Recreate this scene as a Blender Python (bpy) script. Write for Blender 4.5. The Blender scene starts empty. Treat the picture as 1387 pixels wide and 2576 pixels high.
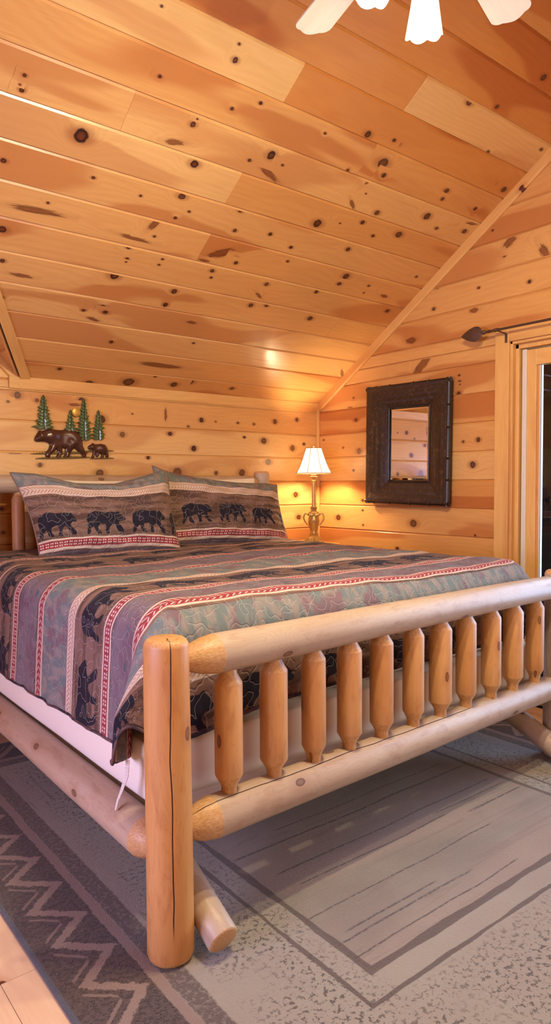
import bpy, bmesh, math, random
import numpy as np
from mathutils import Vector, Matrix
random.seed(7)
PI = math.pi
D = bpy.data
C = bpy.context.scene.collection
SC = bpy.context.scene

# ------------------------------------------------------------------ node maths
class S:
    """a socket with arithmetic"""
    def __init__(self, T, s): self.T, self.s = T, s
    def _m(self, op, *a, clamp=False):
        n = self.T.nodes.new('ShaderNodeMath'); n.operation = op; n.use_clamp = clamp
        for i, v in enumerate((self,) + a):
            if isinstance(v, S): self.T.links.new(v.s, n.inputs[i])
            else: n.inputs[i].default_value = float(v)
        return S(self.T, n.outputs[0])
    def __add__(self, o): return self._m('ADD', o)
    __radd__ = __add__
    def __sub__(self, o): return self._m('SUBTRACT', o)
    def __rsub__(self, o): return (self * -1) + o
    def __mul__(self, o): return self._m('MULTIPLY', o)
    __rmul__ = __mul__
    def __truediv__(self, o): return self._m('DIVIDE', o)
    def abs(self): return self._m('ABSOLUTE')
    def frac(self): return self._m('FRACT')
    def floor(self): return self._m('FLOOR')
    def sin(self): return self._m('SINE')
    def exp(self): return self._m('EXPONENT')
    def sqrt(self): return self._m('SQRT')
    def pow(self, o): return self._m('POWER', o)
    def min(self, o): return self._m('MINIMUM', o)
    def max(self, o): return self._m('MAXIMUM', o)
    def clamp(self): return self._m('ADD', 0.0, clamp=True)
    def step(self, a, b):          # smoothstep a -> b (0..1); a may be above b
        n = self.T.nodes.new('ShaderNodeMapRange'); n.interpolation_type = 'SMOOTHSTEP'
        self.T.links.new(self.s, n.inputs[0])
        if a <= b:
            n.inputs[1].default_value, n.inputs[2].default_value = a, b
            n.inputs[3].default_value, n.inputs[4].default_value = 0, 1
        else:
            n.inputs[1].default_value, n.inputs[2].default_value = b, a
            n.inputs[3].default_value, n.inputs[4].default_value = 1, 0
        return S(self.T, n.outputs[0])
    def band(self, a, b, w=.002):  # 1 between a and b
        return self.step(a - w, a + w) * self.step(b + w, b - w)

class Mat:
    def __init__(self, name):
        self.m = D.materials.new(name); self.m.use_nodes = True
        self.T = self.m.node_tree; self.N = self.T.nodes; self.L = self.T.links
        self.p = self.N['Principled BSDF']
    def new(self, t): return self.N.new(t)
    def attr(self, name):
        n = self.new('ShaderNodeAttribute'); n.attribute_name = name; return n
    def attrf(self, name): return S(self.T, self.attr(name).outputs['Fac'])
    def attrv(self, name): return self.xyz(self.attr(name).outputs['Vector'])
    def obj(self):
        n = self.new('ShaderNodeTexCoord'); return self.xyz(n.outputs['Object'])
    def xyz(self, sock):
        n = self.new('ShaderNodeSeparateXYZ'); self.L.new(sock, n.inputs[0])
        return [S(self.T, o) for o in n.outputs]
    def vec(self, x, y=0., z=0.):
        n = self.new('ShaderNodeCombineXYZ')
        for i, v in enumerate((x, y, z)):
            if isinstance(v, S): self.L.new(v.s, n.inputs[i])
            else: n.inputs[i].default_value = float(v)
        return n.outputs[0]
    def noise(self, v, scale=1., detail=2., rough=.5, dist=0.):
        n = self.new('ShaderNodeTexNoise'); self.L.new(v, n.inputs['Vector'])
        n.inputs['Scale'].default_value = scale; n.inputs['Detail'].default_value = detail
        n.inputs['Roughness'].default_value = rough; n.inputs['Distortion'].default_value = dist
        return S(self.T, n.outputs['Fac'])
    def vor(self, v, scale=1., dim='2D', rnd=1.):
        n = self.new('ShaderNodeTexVoronoi'); n.voronoi_dimensions = dim; self.L.new(v, n.inputs['Vector'])
        n.inputs['Scale'].default_value = scale; n.inputs['Randomness'].default_value = rnd
        return n
    def mix(self, f, a, b):
        n = self.new('ShaderNodeMix'); n.data_type = 'RGBA'
        if isinstance(f, S): self.L.new(f.s, n.inputs[0])
        else: n.inputs[0].default_value = f
        for i, v in ((6, a), (7, b)):
            if isinstance(v, tuple): n.inputs[i].default_value = (*v, 1)
            else: self.L.new(v, n.inputs[i])
        return n.outputs[2]
    def scale(self, col, f):
        n = self.new('ShaderNodeVectorMath'); n.operation = 'SCALE'
        if isinstance(col, tuple): n.inputs[0].default_value = col
        else: self.L.new(col, n.inputs[0])
        if isinstance(f, S): self.L.new(f.s, n.inputs['Scale'])
        else: n.inputs['Scale'].default_value = f
        return n.outputs[0]
    def color(self, c):
        if isinstance(c, tuple): self.p.inputs['Base Color'].default_value = (*c, 1)
        else: self.L.new(c, self.p.inputs['Base Color'])
        return self
    def set(self, **k):
        for key, v in k.items():
            i = self.p.inputs[{'rough': 'Roughness', 'metal': 'Metallic', 'spec': 'Specular IOR Level',
                               'coat': 'Coat Weight', 'coatr': 'Coat Roughness', 'sheen': 'Sheen Weight', 'ior': 'IOR'}[key]]
            if isinstance(v, S): self.L.new(v.s, i)
            else: i.default_value = v
        return self
    def bump(self, h, strength=.3, dist=.01):
        n = self.new('ShaderNodeBump'); n.inputs['Strength'].default_value = strength
        n.inputs['Distance'].default_value = dist
        self.L.new(h.s, n.inputs['Height']); self.L.new(n.outputs[0], self.p.inputs['Normal'])
        return self

def srgb(r, g, b):
    f = lambda c: (c / 255 / 12.92) if c / 255 < .04045 else ((c / 255 + .055) / 1.055) ** 2.4
    return (f(r), f(g), f(b))

# ------------------------------------------------------------------ mesh helpers
def link(name, me, mats, parent=None, loc=None, smooth=False, autos=None):
    o = D.objects.new(name, me); C.objects.link(o)
    for m in (mats if isinstance(mats, (list, tuple)) else [mats]): me.materials.append(m.m if isinstance(m, Mat) else m)
    if smooth: me.shade_smooth()
    if parent: o.parent = parent
    if loc is not None: o.location = loc
    return o

def mesh(name, V, F, mats, parent=None, attrs=None, smooth=False, midx=None):
    me = D.meshes.new(name); me.from_pydata([tuple(v) for v in V], [], [tuple(f) for f in F]); me.update()
    if attrs:
        for k, a in attrs.items():
            a = np.asarray(a, dtype=np.float32)
            if a.ndim == 2:
                at = me.attributes.new(k, 'FLOAT_VECTOR', 'POINT'); at.data.foreach_set('vector', a.ravel())
            else:
                at = me.attributes.new(k, 'FLOAT', 'POINT'); at.data.foreach_set('value', a)
    o = link(name, me, mats, parent, smooth=smooth)
    if midx is not None: me.polygons.foreach_set('material_index', midx)
    return o

def tag(o, label=None, cat=None, group=None, kind=None):
    if label: o['label'] = label
    if cat: o['category'] = cat
    if group: o['group'] = group
    if kind: o['kind'] = kind
    return o

def empty(name, loc=(0, 0, 0), rz=0):
    o = D.objects.new(name, None); C.objects.link(o); o.location = loc; o.rotation_euler = (0, 0, rz)
    o.empty_display_size = .1
    return o

class MB:
    """collects shapes into one mesh; every vertex carries wuv (grain coordinates) and cut"""
    def __init__(self): self.V, self.F, self.W, self.K = [], [], [], []
    def add(self, V, F, W=None, K=None):
        o = len(self.V); self.V += [tuple(v) for v in V]; self.F += [tuple(i + o for i in f) for f in F]
        self.W += [tuple(w) for w in W] if W is not None else [(v[0], v[1], v[2]) for v in V]
        self.K += list(K) if K is not None else [0.] * len(V)
    def box(self, lo, hi, ax=0, bev=0.):
        x0, y0, z0 = lo; x1, y1, z1 = hi; b = bev
        bm = bmesh.new(); bmesh.ops.create_cube(bm, size=1)
        for v in bm.verts:
            v.co = Vector(((x0 + x1) / 2 + v.co.x * (x1 - x0), (y0 + y1) / 2 + v.co.y * (y1 - y0), (z0 + z1) / 2 + v.co.z * (z1 - z0)))
        if b > 0: bmesh.ops.bevel(bm, geom=bm.edges[:], offset=b, segments=2, affect='EDGES', profile=.5)
        self.bm(bm, ax)
    def bm(self, bm, ax=0, seed=None):
        bm.verts.index_update(); s = random.random() * 9 if seed is None else seed
        V = [tuple(v.co) for v in bm.verts]; F = [tuple(v.index for v in f.verts) for f in bm.faces]
        W = [(v[ax] + s * 3, v[(ax + 1) % 3] * 1 + s, v[(ax + 2) % 3] + s) for v in V]
        self.add(V, F, W); bm.free()
    def tube(self, pts, rad, n=16, caps=True, cut=None, wob=0., seed=0., flat=1.):
        """rings along pts with radii; cut: list of 0/1 per ring"""
        pts = [Vector(p) for p in pts]; m = len(pts)
        if not isinstance(rad, (list, tuple)): rad = [rad] * m
        V, F, W, K = [], [], [], []
        L = 0.; t0 = (pts[1] - pts[0]).normalized()
        up = Vector((0, 0, 1)) if abs(t0.z) < .9 else Vector((0, 1, 0))
        a = t0.cross(up).normalized(); b = t0.cross(a).normalized()
        for i, p in enumerate(pts):
            if i: L += (p - pts[i - 1]).length
            t = ((pts[min(i + 1, m - 1)] - pts[max(i - 1, 0)])).normalized()
            a = (a - t * a.dot(t)).normalized(); b = t.cross(a).normalized()
            for j in range(n):
                th = 2 * PI * j / n
                rr = rad[i] * (1 + wob * (math.sin(3 * L + th * 2 + seed) * .5 + math.sin(7.3 * L + th + seed * 2.1) * .35 + math.sin(th * 3 - 5 * L + seed) * .3))
                V.append(p + a * math.cos(th) * rr + b * math.sin(th) * rr * flat)
                W.append((L + seed, math.cos(th) * rad[i], math.sin(th) * rad[i])); K.append(cut[i] if cut else 0.)
        for i in range(m - 1):
            for j in range(n):
                q = i * n + j; r = i * n + (j + 1) % n
                F.append((q, r, r + n, q + n))
        if caps:
            for base, ring, rev in ((pts[0], 0, True), (pts[-1], m - 1, False)):
                c = len(V); V.append(base); W.append((seed, 0, 0)); K.append(cut[ring] if cut else 0.)
                for j in range(n):
                    q = ring * n + j; r = ring * n + (j + 1) % n
                    F.append((r, q, c) if rev else (q, r, c))
        self.add(V, F, W, K)
    def lathe(self, prof, n=32, at=(0, 0, 0), flute=0, fl=0.):
        V, F = [], []
        for i, (r, z) in enumerate(prof):
            for j in range(n):
                th = 2 * PI * j / n; rr = r * (1 + fl * math.cos(th * flute)) if flute else r
                V.append((at[0] + rr * math.cos(th), at[1] + rr * math.sin(th), at[2] + z))
        for i in range(len(prof) - 1):
            for j in range(n):
                q = i * n + j; r = i * n + (j + 1) % n; F.append((q, r, r + n, q + n))
        self.add(V, F)
    def build(self, name, mat, parent=None, smooth=True, ang=35):
        o = mesh(name, self.V, self.F, mat, parent, {'wuv': self.W, 'cut': self.K}, smooth)
        if smooth and ang: 
            try: o.data.set_sharp_from_angle(angle=math.radians(ang))
            except Exception: pass
        return o
# ------------------------------------------------------------------ materials
def knotted(M, u, v, sd, kx, ky, kst, tone, light, mid, red, dark, gscale=1.):
    """pine colour from grain coordinates (u along, v across) and local knot coordinates"""
    spike = kst.step(1.05, 1.1); kst = kst - spike
    d0 = (kx * kx + ky * ky).sqrt()
    near = (d0 * d0 * -.16).exp() * kst
    nz = M.noise(M.vec(u * 1.1 + sd * 7, v * 3.2 + sd * 3, sd), 1.0, 2, .5)
    vv = v + near * .05
    big = M.noise(M.vec(u * .9 + sd * 11, vv * 4.0 + sd, sd * 2), 1., 1.5, .45, .4)
    heart = big.step(.54, .60) * .85 + big.step(.42, .47) * .15
    h = vv * 26 + nz * 9 + near * 3.5
    ring = (h * 6.283).sin() * .5 + .5
    fine = M.noise(M.vec(u * 5 + sd * 5, vv * 130 + sd, 0), 1., 2, .6)
    streakn = M.noise(M.vec(kx * 1.3 + 4, ky * 5., sd * 5), 1., 2, .6)
    streak = M.noise(M.vec(u * 1.6 + sd * 3, vv * 38 + sd * 17, sd), 1., 2, .6).step(.66, .78)
    g = ring * .12 * gscale + fine * .42 + streak * .4
    base = M.mix((heart * .75 * (tone * .9 + .35)).clamp(), M.mix((tone * 1.25).clamp(), light, mid), red)
    base = M.mix((g * (tone * .4 + .75)).clamp(), base, M.mix(.5, red, mid))
    # fleck / resin speck
    halo = ((kx * kx * .36 + ky * ky * .9).sqrt() + fine * .5).step(2.0, .9) * kst * (spike * -.35 + .55)
    base = M.mix(halo, base, M.mix(.4, red, dark))
    dn = d0 + (M.noise(M.vec(kx * 1.6 + sd * 9, ky * 1.6, sd), 1., 2, .5) - .5) * .55
    core = (dn + spike * (streakn - .5) * 1.6).step(1.12, .82) * kst
    inner = dn.step(.72, .3)
    kcol = M.mix(inner * .45, dark, M.mix(.7, dark, red)); kcol = M.mix(spike * .72, kcol, M.mix(streakn.step(.35, .65), M.mix(.7, red, dark), M.mix(.6, dark, red)))
    return M.mix(core, base, kcol), fine, core, ring

LIGHT, MIDC, RED, DARK = srgb(236, 200, 134), srgb(210, 146, 76), srgb(164, 78, 32), srgb(40, 16, 14)
def boards_mat():
    M = Mat('varnished_knotty_pine')
    u, v, sd = M.attrv('wuv'); kx, ky, kst = M.attrv('kuv'); tone = M.attrf('tone')
    col, fine, core, ring = knotted(M, u, v, sd, kx, ky, kst, tone, LIGHT, MIDC, RED, DARK)
    M.color(col).set(rough=.30, spec=.5, coat=.3, coatr=.16)
    M.bump(fine * .25 - core * .6 + ring * .1, .12, .002)
    return M
BOARDS = boards_mat()

def plain_wood(name, light, mid, red, dark, tone=.3, knots=.0, rough=.35, kscale=9., bump=.15, kd=.3):
    M = Mat(name); x, y, z = M.attrv('wuv')
    v = y + z * .7
    kn = M.vor(M.vec(x * .45, v, 0.), kscale); d = S(M.T, kn.outputs['Distance']); cr = M.xyz(kn.outputs['Color'])[0]
    core = d.step(.085, .06) * cr.step(1 - knots - .01, 1 - knots)
    halo = d.step(.22, .08) * cr.step(1 - knots - .01, 1 - knots) * .4
    nz = M.noise(M.vec(x * 1.3, y * 6, z * 6), 1., 2, .5)
    ring = ((v * 30 + nz * 10) * 6.283).sin() * .5 + .5
    fine = M.noise(M.vec(x * 6, y * 110, z * 110), 1., 2, .6)
    big = M.noise(M.vec(x * .8, y * 5, z * 5), 1., 2, .5).step(.5, .68)
    col = M.mix((big * .5 + tone * .3).clamp(), M.mix(tone, light, mid), red)
    col = M.mix((fine * .32 + ring * .1).clamp(), col, red)
    col = M.mix(halo, col, red); col = M.mix(core, col, dark)
    M.color(col).set(rough=rough, spec=.4).bump(fine * .3 + ring * .1, bump, .002)
    return M
TRIM = plain_wood('pine_trim', srgb(234, 190, 120), srgb(220, 164, 92), srgb(182, 112, 54), srgb(90, 45, 25), .25, .12)
FLOORM = plain_wood('pale_pine_floor', srgb(232, 204, 174), srgb(224, 186, 150), srgb(196, 146, 110), srgb(110, 62, 40), .2, .15, rough=.28)

def log_mat(name, light, mid, red, crack=None, fx=2.4, fy=11):
    M = Mat(name); x, y, z = M.attrv('wuv'); cut = M.attrf('cut')
    ph = y._m('ARCTAN2', z) * .06; kn = M.vor(M.vec(x * .7, ph * 1.2, 0.), 6.5); d = S(M.T, kn.outputs['Distance']); cr = M.xyz(kn.outputs['Color'])[0]
    has = cr.step(.62, .63)
    core = d.step(.085, .065) * has; rim = d.step(.10, .085) * d.step(.05, .075) * has; halo = d.step(.3, .1) * has
    w = M.noise(M.vec(x * fx, y * fy, z * fy), 1., 1.6, .5) * 26 + halo * 2.5
    fr = w.frac(); line = fr.step(.80, .97) * fr.step(1., .985)
    fine = M.noise(M.vec(x * 7, y * 90, z * 90), 1., 2, .6)
    tn = M.noise(M.vec(x * 1.5, y * 7, z * 7), 1., 2, .5)
    col = M.mix(tn.step(.35, .7), light, mid)
    col = M.mix((line * .20 + fine * .34 + M.noise(M.vec(x * 9, y * 26, z * 26), 1., 3, .6).step(.5, .68) * .28).clamp(), col, red)
    rough_cut = M.noise(M.vec(x * 60, y * 190, z * 190), 1., 2, .7)
    col = M.mix(cut * .8, col, M.mix(rough_cut.step(.3, .7), srgb(186, 132, 78), srgb(212, 166, 112)))
    col = M.mix(halo * .35, col, red); col = M.mix(core * .75, col, M.mix(.7, red, srgb(80, 42, 30))); col = M.mix(rim * .7, col, srgb(84, 46, 34))
    h = fine * .3 + rough_cut * cut * 2.0 + fr * .15
    if crack:
        # drying check: dark slit along the grain at one side of the log
        (cy, cz, x0, x1, wd) = crack
        wob = (M.noise(M.vec(x * 3, 0., 0.), 1., 2, .6) - .5) * .022
        dd = (y * -cz + z * cy + wob).abs()
        side = (y * cy + z * cz).step(.0, .01)
        m = dd.step(wd, wd * .45) * side * x.step(x0, x0 + .08) * x.step(x1 + .08, x1)
        col = M.mix(m, col, srgb(42, 20, 12)); h = h - m * 3
    M.color(col).set(rough=.46, spec=.4, coat=.04, coatr=.3).bump(h, .22, .003)
    return M
LL, LM, LR = srgb(192, 172, 152), srgb(180, 154, 132), srgb(152, 112, 86)
PO = (srgb(210, 158, 98), srgb(196, 136, 76), srgb(160, 94, 48))
LOG = log_mat('peeled_pine_log', LL, LM, LR)
SL = log_mat('spindle_pine', srgb(214, 162, 106), srgb(200, 142, 88), srgb(164, 102, 56), fx=1.2, fy=22)

# --- bear-print quilted cotton -------------------------------------------------
def quilt_mat():
    M = Mat('quilted_bear_print_cotton'); u, v, hg = M.attrv('fuv'); bear = M.attrf('bear')
    wob = (M.noise(M.vec(u * 5, v * 5, 3.), 1., 2, .5) - .5) * .012
    v = v + wob
    ns = M.noise(M.vec(u * 26, v * 9, 0.), 1., 3, .6)
    n2 = M.noise(M.vec(u * 9 + 30, v * 6, 4.), 1., 3, .6)
    n3 = M.noise(M.vec(u * 3, v * 26, 9.), 1., 2, .5)
    teal, mauve, grey = srgb(108, 116, 116), srgb(120, 90, 98), srgb(138, 128, 122)
    brown, tan, plum = srgb(88, 66, 58), srgb(128, 98, 86), srgb(112, 86, 96)
    blotch = M.mix(ns.step(.42, .6), teal, grey); blotch = M.mix(n2.step(.5, .62) * .8, blotch, mauve)
    bush = M.mix(n2.step(.42, .66), srgb(122, 106, 112), plum)
    bush = M.mix(M.noise(M.vec(u * 16, v * 22, 7.), 1., 3, .65).step(.56, .66) * .65, bush, srgb(64, 92, 92))
    browns = M.mix((n3.step(.4, .62)), tan, brown)
    def b(a, c, w=.0015): return v.band(a, c, w)
    col = browns
    def lay(a, c, what):
        nonlocal col
        col = M.mix(b(a, c), col, what)
    lay(1.715, 1.85, blotch); lay(1.93, 2.07, bush); lay(2.44, 2.68, blotch); lay(2.75, 2.965, bush)
    cream, redc = srgb(206, 184, 170), srgb(146, 56, 64)
    def herring(vc, hw):
        nonlocal col
        col = M.mix(b(vc - hw, vc + hw), col, cream)
        dv = (v - vc).abs(); t = ((u * 1. + dv * .9) / .017).frac()
        m = t.step(.42, .5) * t.step(.98, .9) * dv.step(hw * .78, hw * .7) * dv.step(.0015, .003)
        col = M.mix(m * .75, col, srgb(158, 112, 84))
    def redband(vc, hw, kind):
        nonlocal col
        col = M.mix(b(vc - hw - .010, vc + hw + .010), col, cream); col = M.mix(b(vc - hw, vc + hw), col, redc)
        if kind == 'dots':
            fu = ((u / .030).frac() - .5).abs(); fv = ((v - vc) / .030).abs()
            d = ((fu - .2) * (fu - .2) + (fv - .25) * (fv - .25)).sqrt(); m = d.step(.17, .12)
        else:
            dv = (v - vc).abs(); t = ((u + dv * 1.4) / .026).frac(); m = t.band(.1, .38, .06) * dv.step(hw * .8, hw * .7) * dv.step(.002, .004)
        col = M.mix(m * .85, col, srgb(232, 210, 200))
    herring(1.680, .030); herring(2.405, .030)
    redband(1.895, .020, 'leaf'); redband(2.105, .020, 'dots'); redband(2.71, .018, 'leaf'); redband(3.005, .020, 'dots')
    col = M.mix(b(3.285, 3.295), col, cream)
    redband(3.47, .016, 'dots')
    bm = bear.step(-.0008, .0012)
    col = M.mix(bm, col, M.mix(ns.step(.4, .7), srgb(36, 32, 42), srgb(48, 42, 54)))
    hem = b(1.40, 1.512); col = M.mix(hem, col, srgb(88, 64, 60))
    # meandering quilting stitch: iso-line of a smooth noise
    def qn(du_, dv_): return M.noise(M.vec((u + du_) * 24 + 3, (v + dv_) * 26, 1.5), 1., .0, .5, .6)
    q0, q1, q2 = qn(0, 0), qn(.0015, 0), qn(0, .0015)
    gx, gy = (q1 - q0) / .0015, (q2 - q0) / .0015
    q = (q0 - .5).abs() / ((gx * gx + gy * gy).sqrt() + .8)
    col = M.mix(q.step(.0014, .0005) * .40, col, srgb(190, 178, 172))
    M.color(col).set(rough=.85, spec=.12, sheen=.03)
    puff = q.step(.0, .005); fine = M.noise(M.vec(u * 45, v * 45, 0.), 1., 2, .5)
    rip = M.noise(M.vec(u * 22, v * 85, 3.), 1., 1.5, .5)
    M.bump(puff * 1. + fine * .4 + rip * hg * 2.2, .38, .006)
    return M
QUILT = quilt_mat()

def fabric(name, col, col2, rough=.85, s=40., sheen=.1):
    M = Mat(name); x, y, z = M.obj()
    n = M.noise(M.vec(x, y, z), s, 3, .6); M.color(M.mix(n * .6, col, col2)).set(rough=rough, spec=.2, sheen=sheen)
    M.bump(n, .1, .002); return M
SHEET = fabric('white_cotton', srgb(236, 226, 214), srgb(228, 214, 200), .8, 8.)

def rug_mat():
    M = Mat('woven_rug'); x, y, z = M.obj()
    X0, X1, Y0, Y1 = .63, 3.39, .45, 3.6
    w1 = (M.noise(M.vec(x * 7, y * 7, 0.), 1., 3, .6) - .5) * .016
    w2 = (M.noise(M.vec(x * 55, y * 55, 5.), 1., 3, .7) - .5) * .016
    dx = (x - X0).min(x * -1 + X1); dy = (y - Y0).min(y * -1 + Y1)
    dxw, dyw = dx + w1 + w2, dy + w1 + w2
    d = dxw.min(dyw * 1.0)
    inX = (dx - dy).step(.0, .002)        # 1 where the end border (along X) rules
    along = y + (x - y) * inX
    fleck = M.noise(M.vec(x * 70, y * 70, 2.), 1., 3, .7)
    cream, dark, darker = srgb(156, 146, 132), srgb(88, 72, 64), srgb(60, 47, 41)
    pile = M.noise(M.vec(x * 220, y * 220, 0.), 1., 2, .7)
    soft = M.noise(M.vec(x * 2.2, y * 2.2, 8.), 1., 3, .6)
    base = M.mix(soft.step(.3, .7), cream, srgb(152, 138, 126))
    col = base
    # zigzag border
    zone = d.band(-.1, .222, .004)
    dk = M.mix(fleck.step(.45, .6), dark, darker)
    dk = M.mix(fleck.step(.62, .7) * .6, dk, srgb(136, 122, 114))
    col = M.mix(zone, col, dk)
    per = .20
    tri = (((along + w1 * 1.5) / per).frac() - .5).abs() * 2      # 0..1 triangle
    zc = tri * .115 + .075
    rose = srgb(140, 118, 106)
    col = M.mix((d - zc + w2 * 2.2).abs().step(.025, .017) * zone, col, rose)
    zc2 = tri * .115 + .018
    col = M.mix((d - zc2 - .0).abs().step(.010, .006) * zone * d.step(.05, .06) * d.step(.13, .12) * .7, col, rose)
    tt = (((along + .1) / per).frac() - .5).abs()
    dd = ((d - .185) * (d - .185) + (tt * per) * (tt * per)).sqrt()
    col = M.mix(dd.band(.009, .016, .002) * zone * .7, col, rose)
    col = M.mix(d.band(.222, .250, .003), col, rose)
    band2 = d.band(.252, .312, .004); col = M.mix(band2 * (fleck.step(.40, .50) * .35 + .55), col, dark)
    # cream area with flecks and streaks along the length
    fl = M.noise(M.vec(x * 62, y * 62, 0.), 1., 3., .7).step(.535, .585)
    dens = M.noise(M.vec(x * 3, y * 3, 1.), 1., 2, .5)
    fz = d.band(.36, .70, .03) * dens.step(.36, .5)
    fz2 = d.band(.44, .60, .05)
    col = M.mix(fl * (fz * .75 + fz2 * .35).clamp(), col, srgb(96, 86, 78))
    st = M.noise(M.vec(x * 34, y * 2.0, 3.), 1., 2, .6).step(.625, .66) * (fleck.step(.35, .55) * .7 + .3)
    col = M.mix(st * d.band(.31, .60, .01) * .75, col, srgb(110, 98, 90))
    # outer thin frame and inner frame of the field
    thick = M.noise(M.vec(x * 4, y * 4, 6.), 1., 1, .5) * .022
    def frame(dd_, a, w):
        return (dd_ - a).abs() 
    # distances to the two rectangles
    ex = (x * -1 + 1.328).max(x - 2.692); ey = (y * -1 + 1.262).max(y - 2.79)
    e = ex.max(ey) + w1 * .8                        # <0 inside the field
    outl = ((e - .088).abs() - thick * .55).step(.003, .0)
    inl = ((e + .004).abs() - thick * .9 - .002).step(.003, .0)
    inside = e.step(.0, -.004)
    fcol = M.mix(soft.step(.3, .65), srgb(148, 136, 122), srgb(134, 120, 108))
    bandn = M.noise(M.vec(x * .5, y * 5, 2.), 1., 2, .5)
    fcol = M.mix(bandn.step(.45, .6) * .5, fcol, srgb(164, 140, 128))
    ln = M.noise(M.vec(x * .35 + 4, y * 9, 11.), 1., 2, .55)
    lines = (ln - .5).abs().step(.012, .005) * M.noise(M.vec(x * 2.3, y * 3, 5.), 1., 2, .5).step(.42, .5) * (fleck.step(.35, .6) * .6 + .35)
    fcol = M.mix(lines * .35, fcol, srgb(112, 96, 88))
    ywob = y + (M.noise(M.vec(x * 2.2, y * .3, 6.), 1., 2, .5) - .5) * .03 + (M.noise(M.vec(x * 30, y * 30, 2.), 1., 2, .6) - .5) * .006
    for ly, l0, l1, lw in ((1.782, 1.42, 2.62, .005), (1.69, 1.44, 2.2, .004), (1.537, 1.32, 2.28, .004), (1.328, 1.31, 2.13, .004), (1.395, 1.32, 1.95, .005), (1.425, 1.4, 1.8, .005), (1.941, 1.36, 2.66, .006), (1.722, 2.18, 2.64, .004), (1.65, 2.3, 2.66, .006), (2.02, 1.6, 2.6, .004), (2.16, 1.4, 2.4, .005)):
        fcol = M.mix((ywob - ly).abs().step(lw, lw * .5) * x.band(l0, l1, .02) * (fleck.step(.38, .5) * .55 + .3), fcol, srgb(84, 72, 66))
    col = M.mix(inside, col, fcol)
    col = M.mix(e.band(.0, .02, .004) * .0, col, rose)
    col = M.mix(outl * .85, col, dark); col = M.mix(inl * .85, col, dark)
    col = M.mix(dx.min(dy).step(.016, .012), col, srgb(84, 84, 92))
    col = M.mix((pile - .5).abs() * .8, col, M.scale(col, .55))
    M.color(col).set(rough=.95, spec=.1, sheen=.2)
    M.bump(pile * .8 + fleck * .5, .9, .006)
    return M
RUG = rug_mat()

def simple(name, col, rough=.5, metal=0., spec=.5, n=None):
    M = Mat(name)
    if n:
        x, y, z = M.obj(); f = M.noise(M.vec(x, y, z), n[0], 3, .6); M.color(M.mix(f, col, n[1])).bump(f, .15, .002)
    else: M.color(col)
    return M.set(rough=rough, metal=metal, spec=spec)
BRASS = simple('antique_brass', srgb(206, 168, 104), .36, .55, n=(60, srgb(150, 112, 62)))
IRON = simple('dark_bronze_metal', srgb(112, 84, 68), .42, .45, n=(50, srgb(70, 50, 42)))
CRACKM = simple('shadow_gap', srgb(30, 16, 10), .9)
BLADE = plain_wood('whitewashed_wood', srgb(228, 214, 200), srgb(220, 204, 188), srgb(200, 180, 162), srgb(170, 150, 130), .2, 0, rough=.35)
WHITEM = simple('white_vinyl', srgb(214, 204, 192), .4)
BULBG = simple('white_ceramic', srgb(240, 236, 228), .3)

def glow(name, col, strength, base=(.9, .87, .8)):
    M = Mat(name); M.color(base).set(rough=.5)
    M.p.inputs['Emission Color'].default_value = (*col, 1); M.p.inputs['Emission Strength'].default_value = strength
    return M
def shade_mat(name, col, em, st):
    M = Mat(name); T = M.new('ShaderNodeBsdfTranslucent'); T.inputs[0].default_value = (*col, 1)
    mx = M.new('ShaderNodeMixShader'); mx.inputs[0].default_value = .6
    out = M.N['Material Output']; M.color(col).set(rough=.7)
    M.p.inputs['Emission Color'].default_value = (*em, 1); M.p.inputs['Emission Strength'].default_value = st
    M.L.new(M.p.outputs[0], mx.inputs[1]); M.L.new(T.outputs[0], mx.inputs[2]); M.L.new(mx.outputs[0], out.inputs[0])
    return M
LSHADE = shade_mat('lit_silk_shade', (.85, .80, .70), (1, .86, .62), 1.2)
GSHADE = shade_mat('frosted_glass_shade', (.9, .88, .82), (1, .85, .60), 7.)
BULB = glow('lit_bulb', (1, .82, .55), 20.)

def glass_mat():
    M = Mat('window_glass'); N = M.N
    tr = M.new('ShaderNodeBsdfTransparent'); gl = M.new('ShaderNodeBsdfGlossy'); gl.inputs['Roughness'].default_value = .02
    fr = M.new('ShaderNodeFresnel'); fr.inputs[0].default_value = 1.5
    mx = M.new('ShaderNodeMixShader'); M.L.new(fr.outputs[0], mx.inputs[0]); M.L.new(tr.outputs[0], mx.inputs[1]); M.L.new(gl.outputs[0], mx.inputs[2])
    M.L.new(mx.outputs[0], N['Material Output'].inputs[0]); N.remove(M.p); return M.m
GLASS = glass_mat()
MIRROR = simple('silvered_glass', (.92, .92, .9), .01, 1.)

def weave_mat():
    M = Mat('woven_dark_rattan'); u, v, _ = M.attrv('wuv')
    vs = (v / .018); row = (vs / 2).frac(); dirn = (row - .5)._m('SIGN')
    t = ((u / .011) + dirn * vs.frac() * 1.6).frac()
    h = (t - .5).abs() * 2; edge = (vs.frac() - .5).abs() * 2
    n = M.noise(M.vec(u * 30, v * 30, 0.), 1., 3, .6)
    col = M.mix(h.step(.35, .95), srgb(64, 40, 26), srgb(16, 10, 8)); col = M.mix(n.step(.52, .72) * .5, col, srgb(112, 72, 40))
    M.color(col).set(rough=.42, spec=.4, coat=.08, coatr=.25).bump((1 - h) * .8 - edge.pow(6.) * .4, .7, .004)
    return M
WEAVE = weave_mat()
BAMBOO = simple('dark_bamboo', srgb(36, 22, 18), .3, 0., .6, n=(30, srgb(24, 15, 14)))
BEARM = simple('embossed_brown_metal', srgb(98, 58, 42), .24, .25, .7, n=(90, srgb(60, 34, 28)))
GREENM = simple('painted_green_metal', srgb(104, 118, 72), .26, .15, .7, n=(60, srgb(66, 84, 50)))
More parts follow.
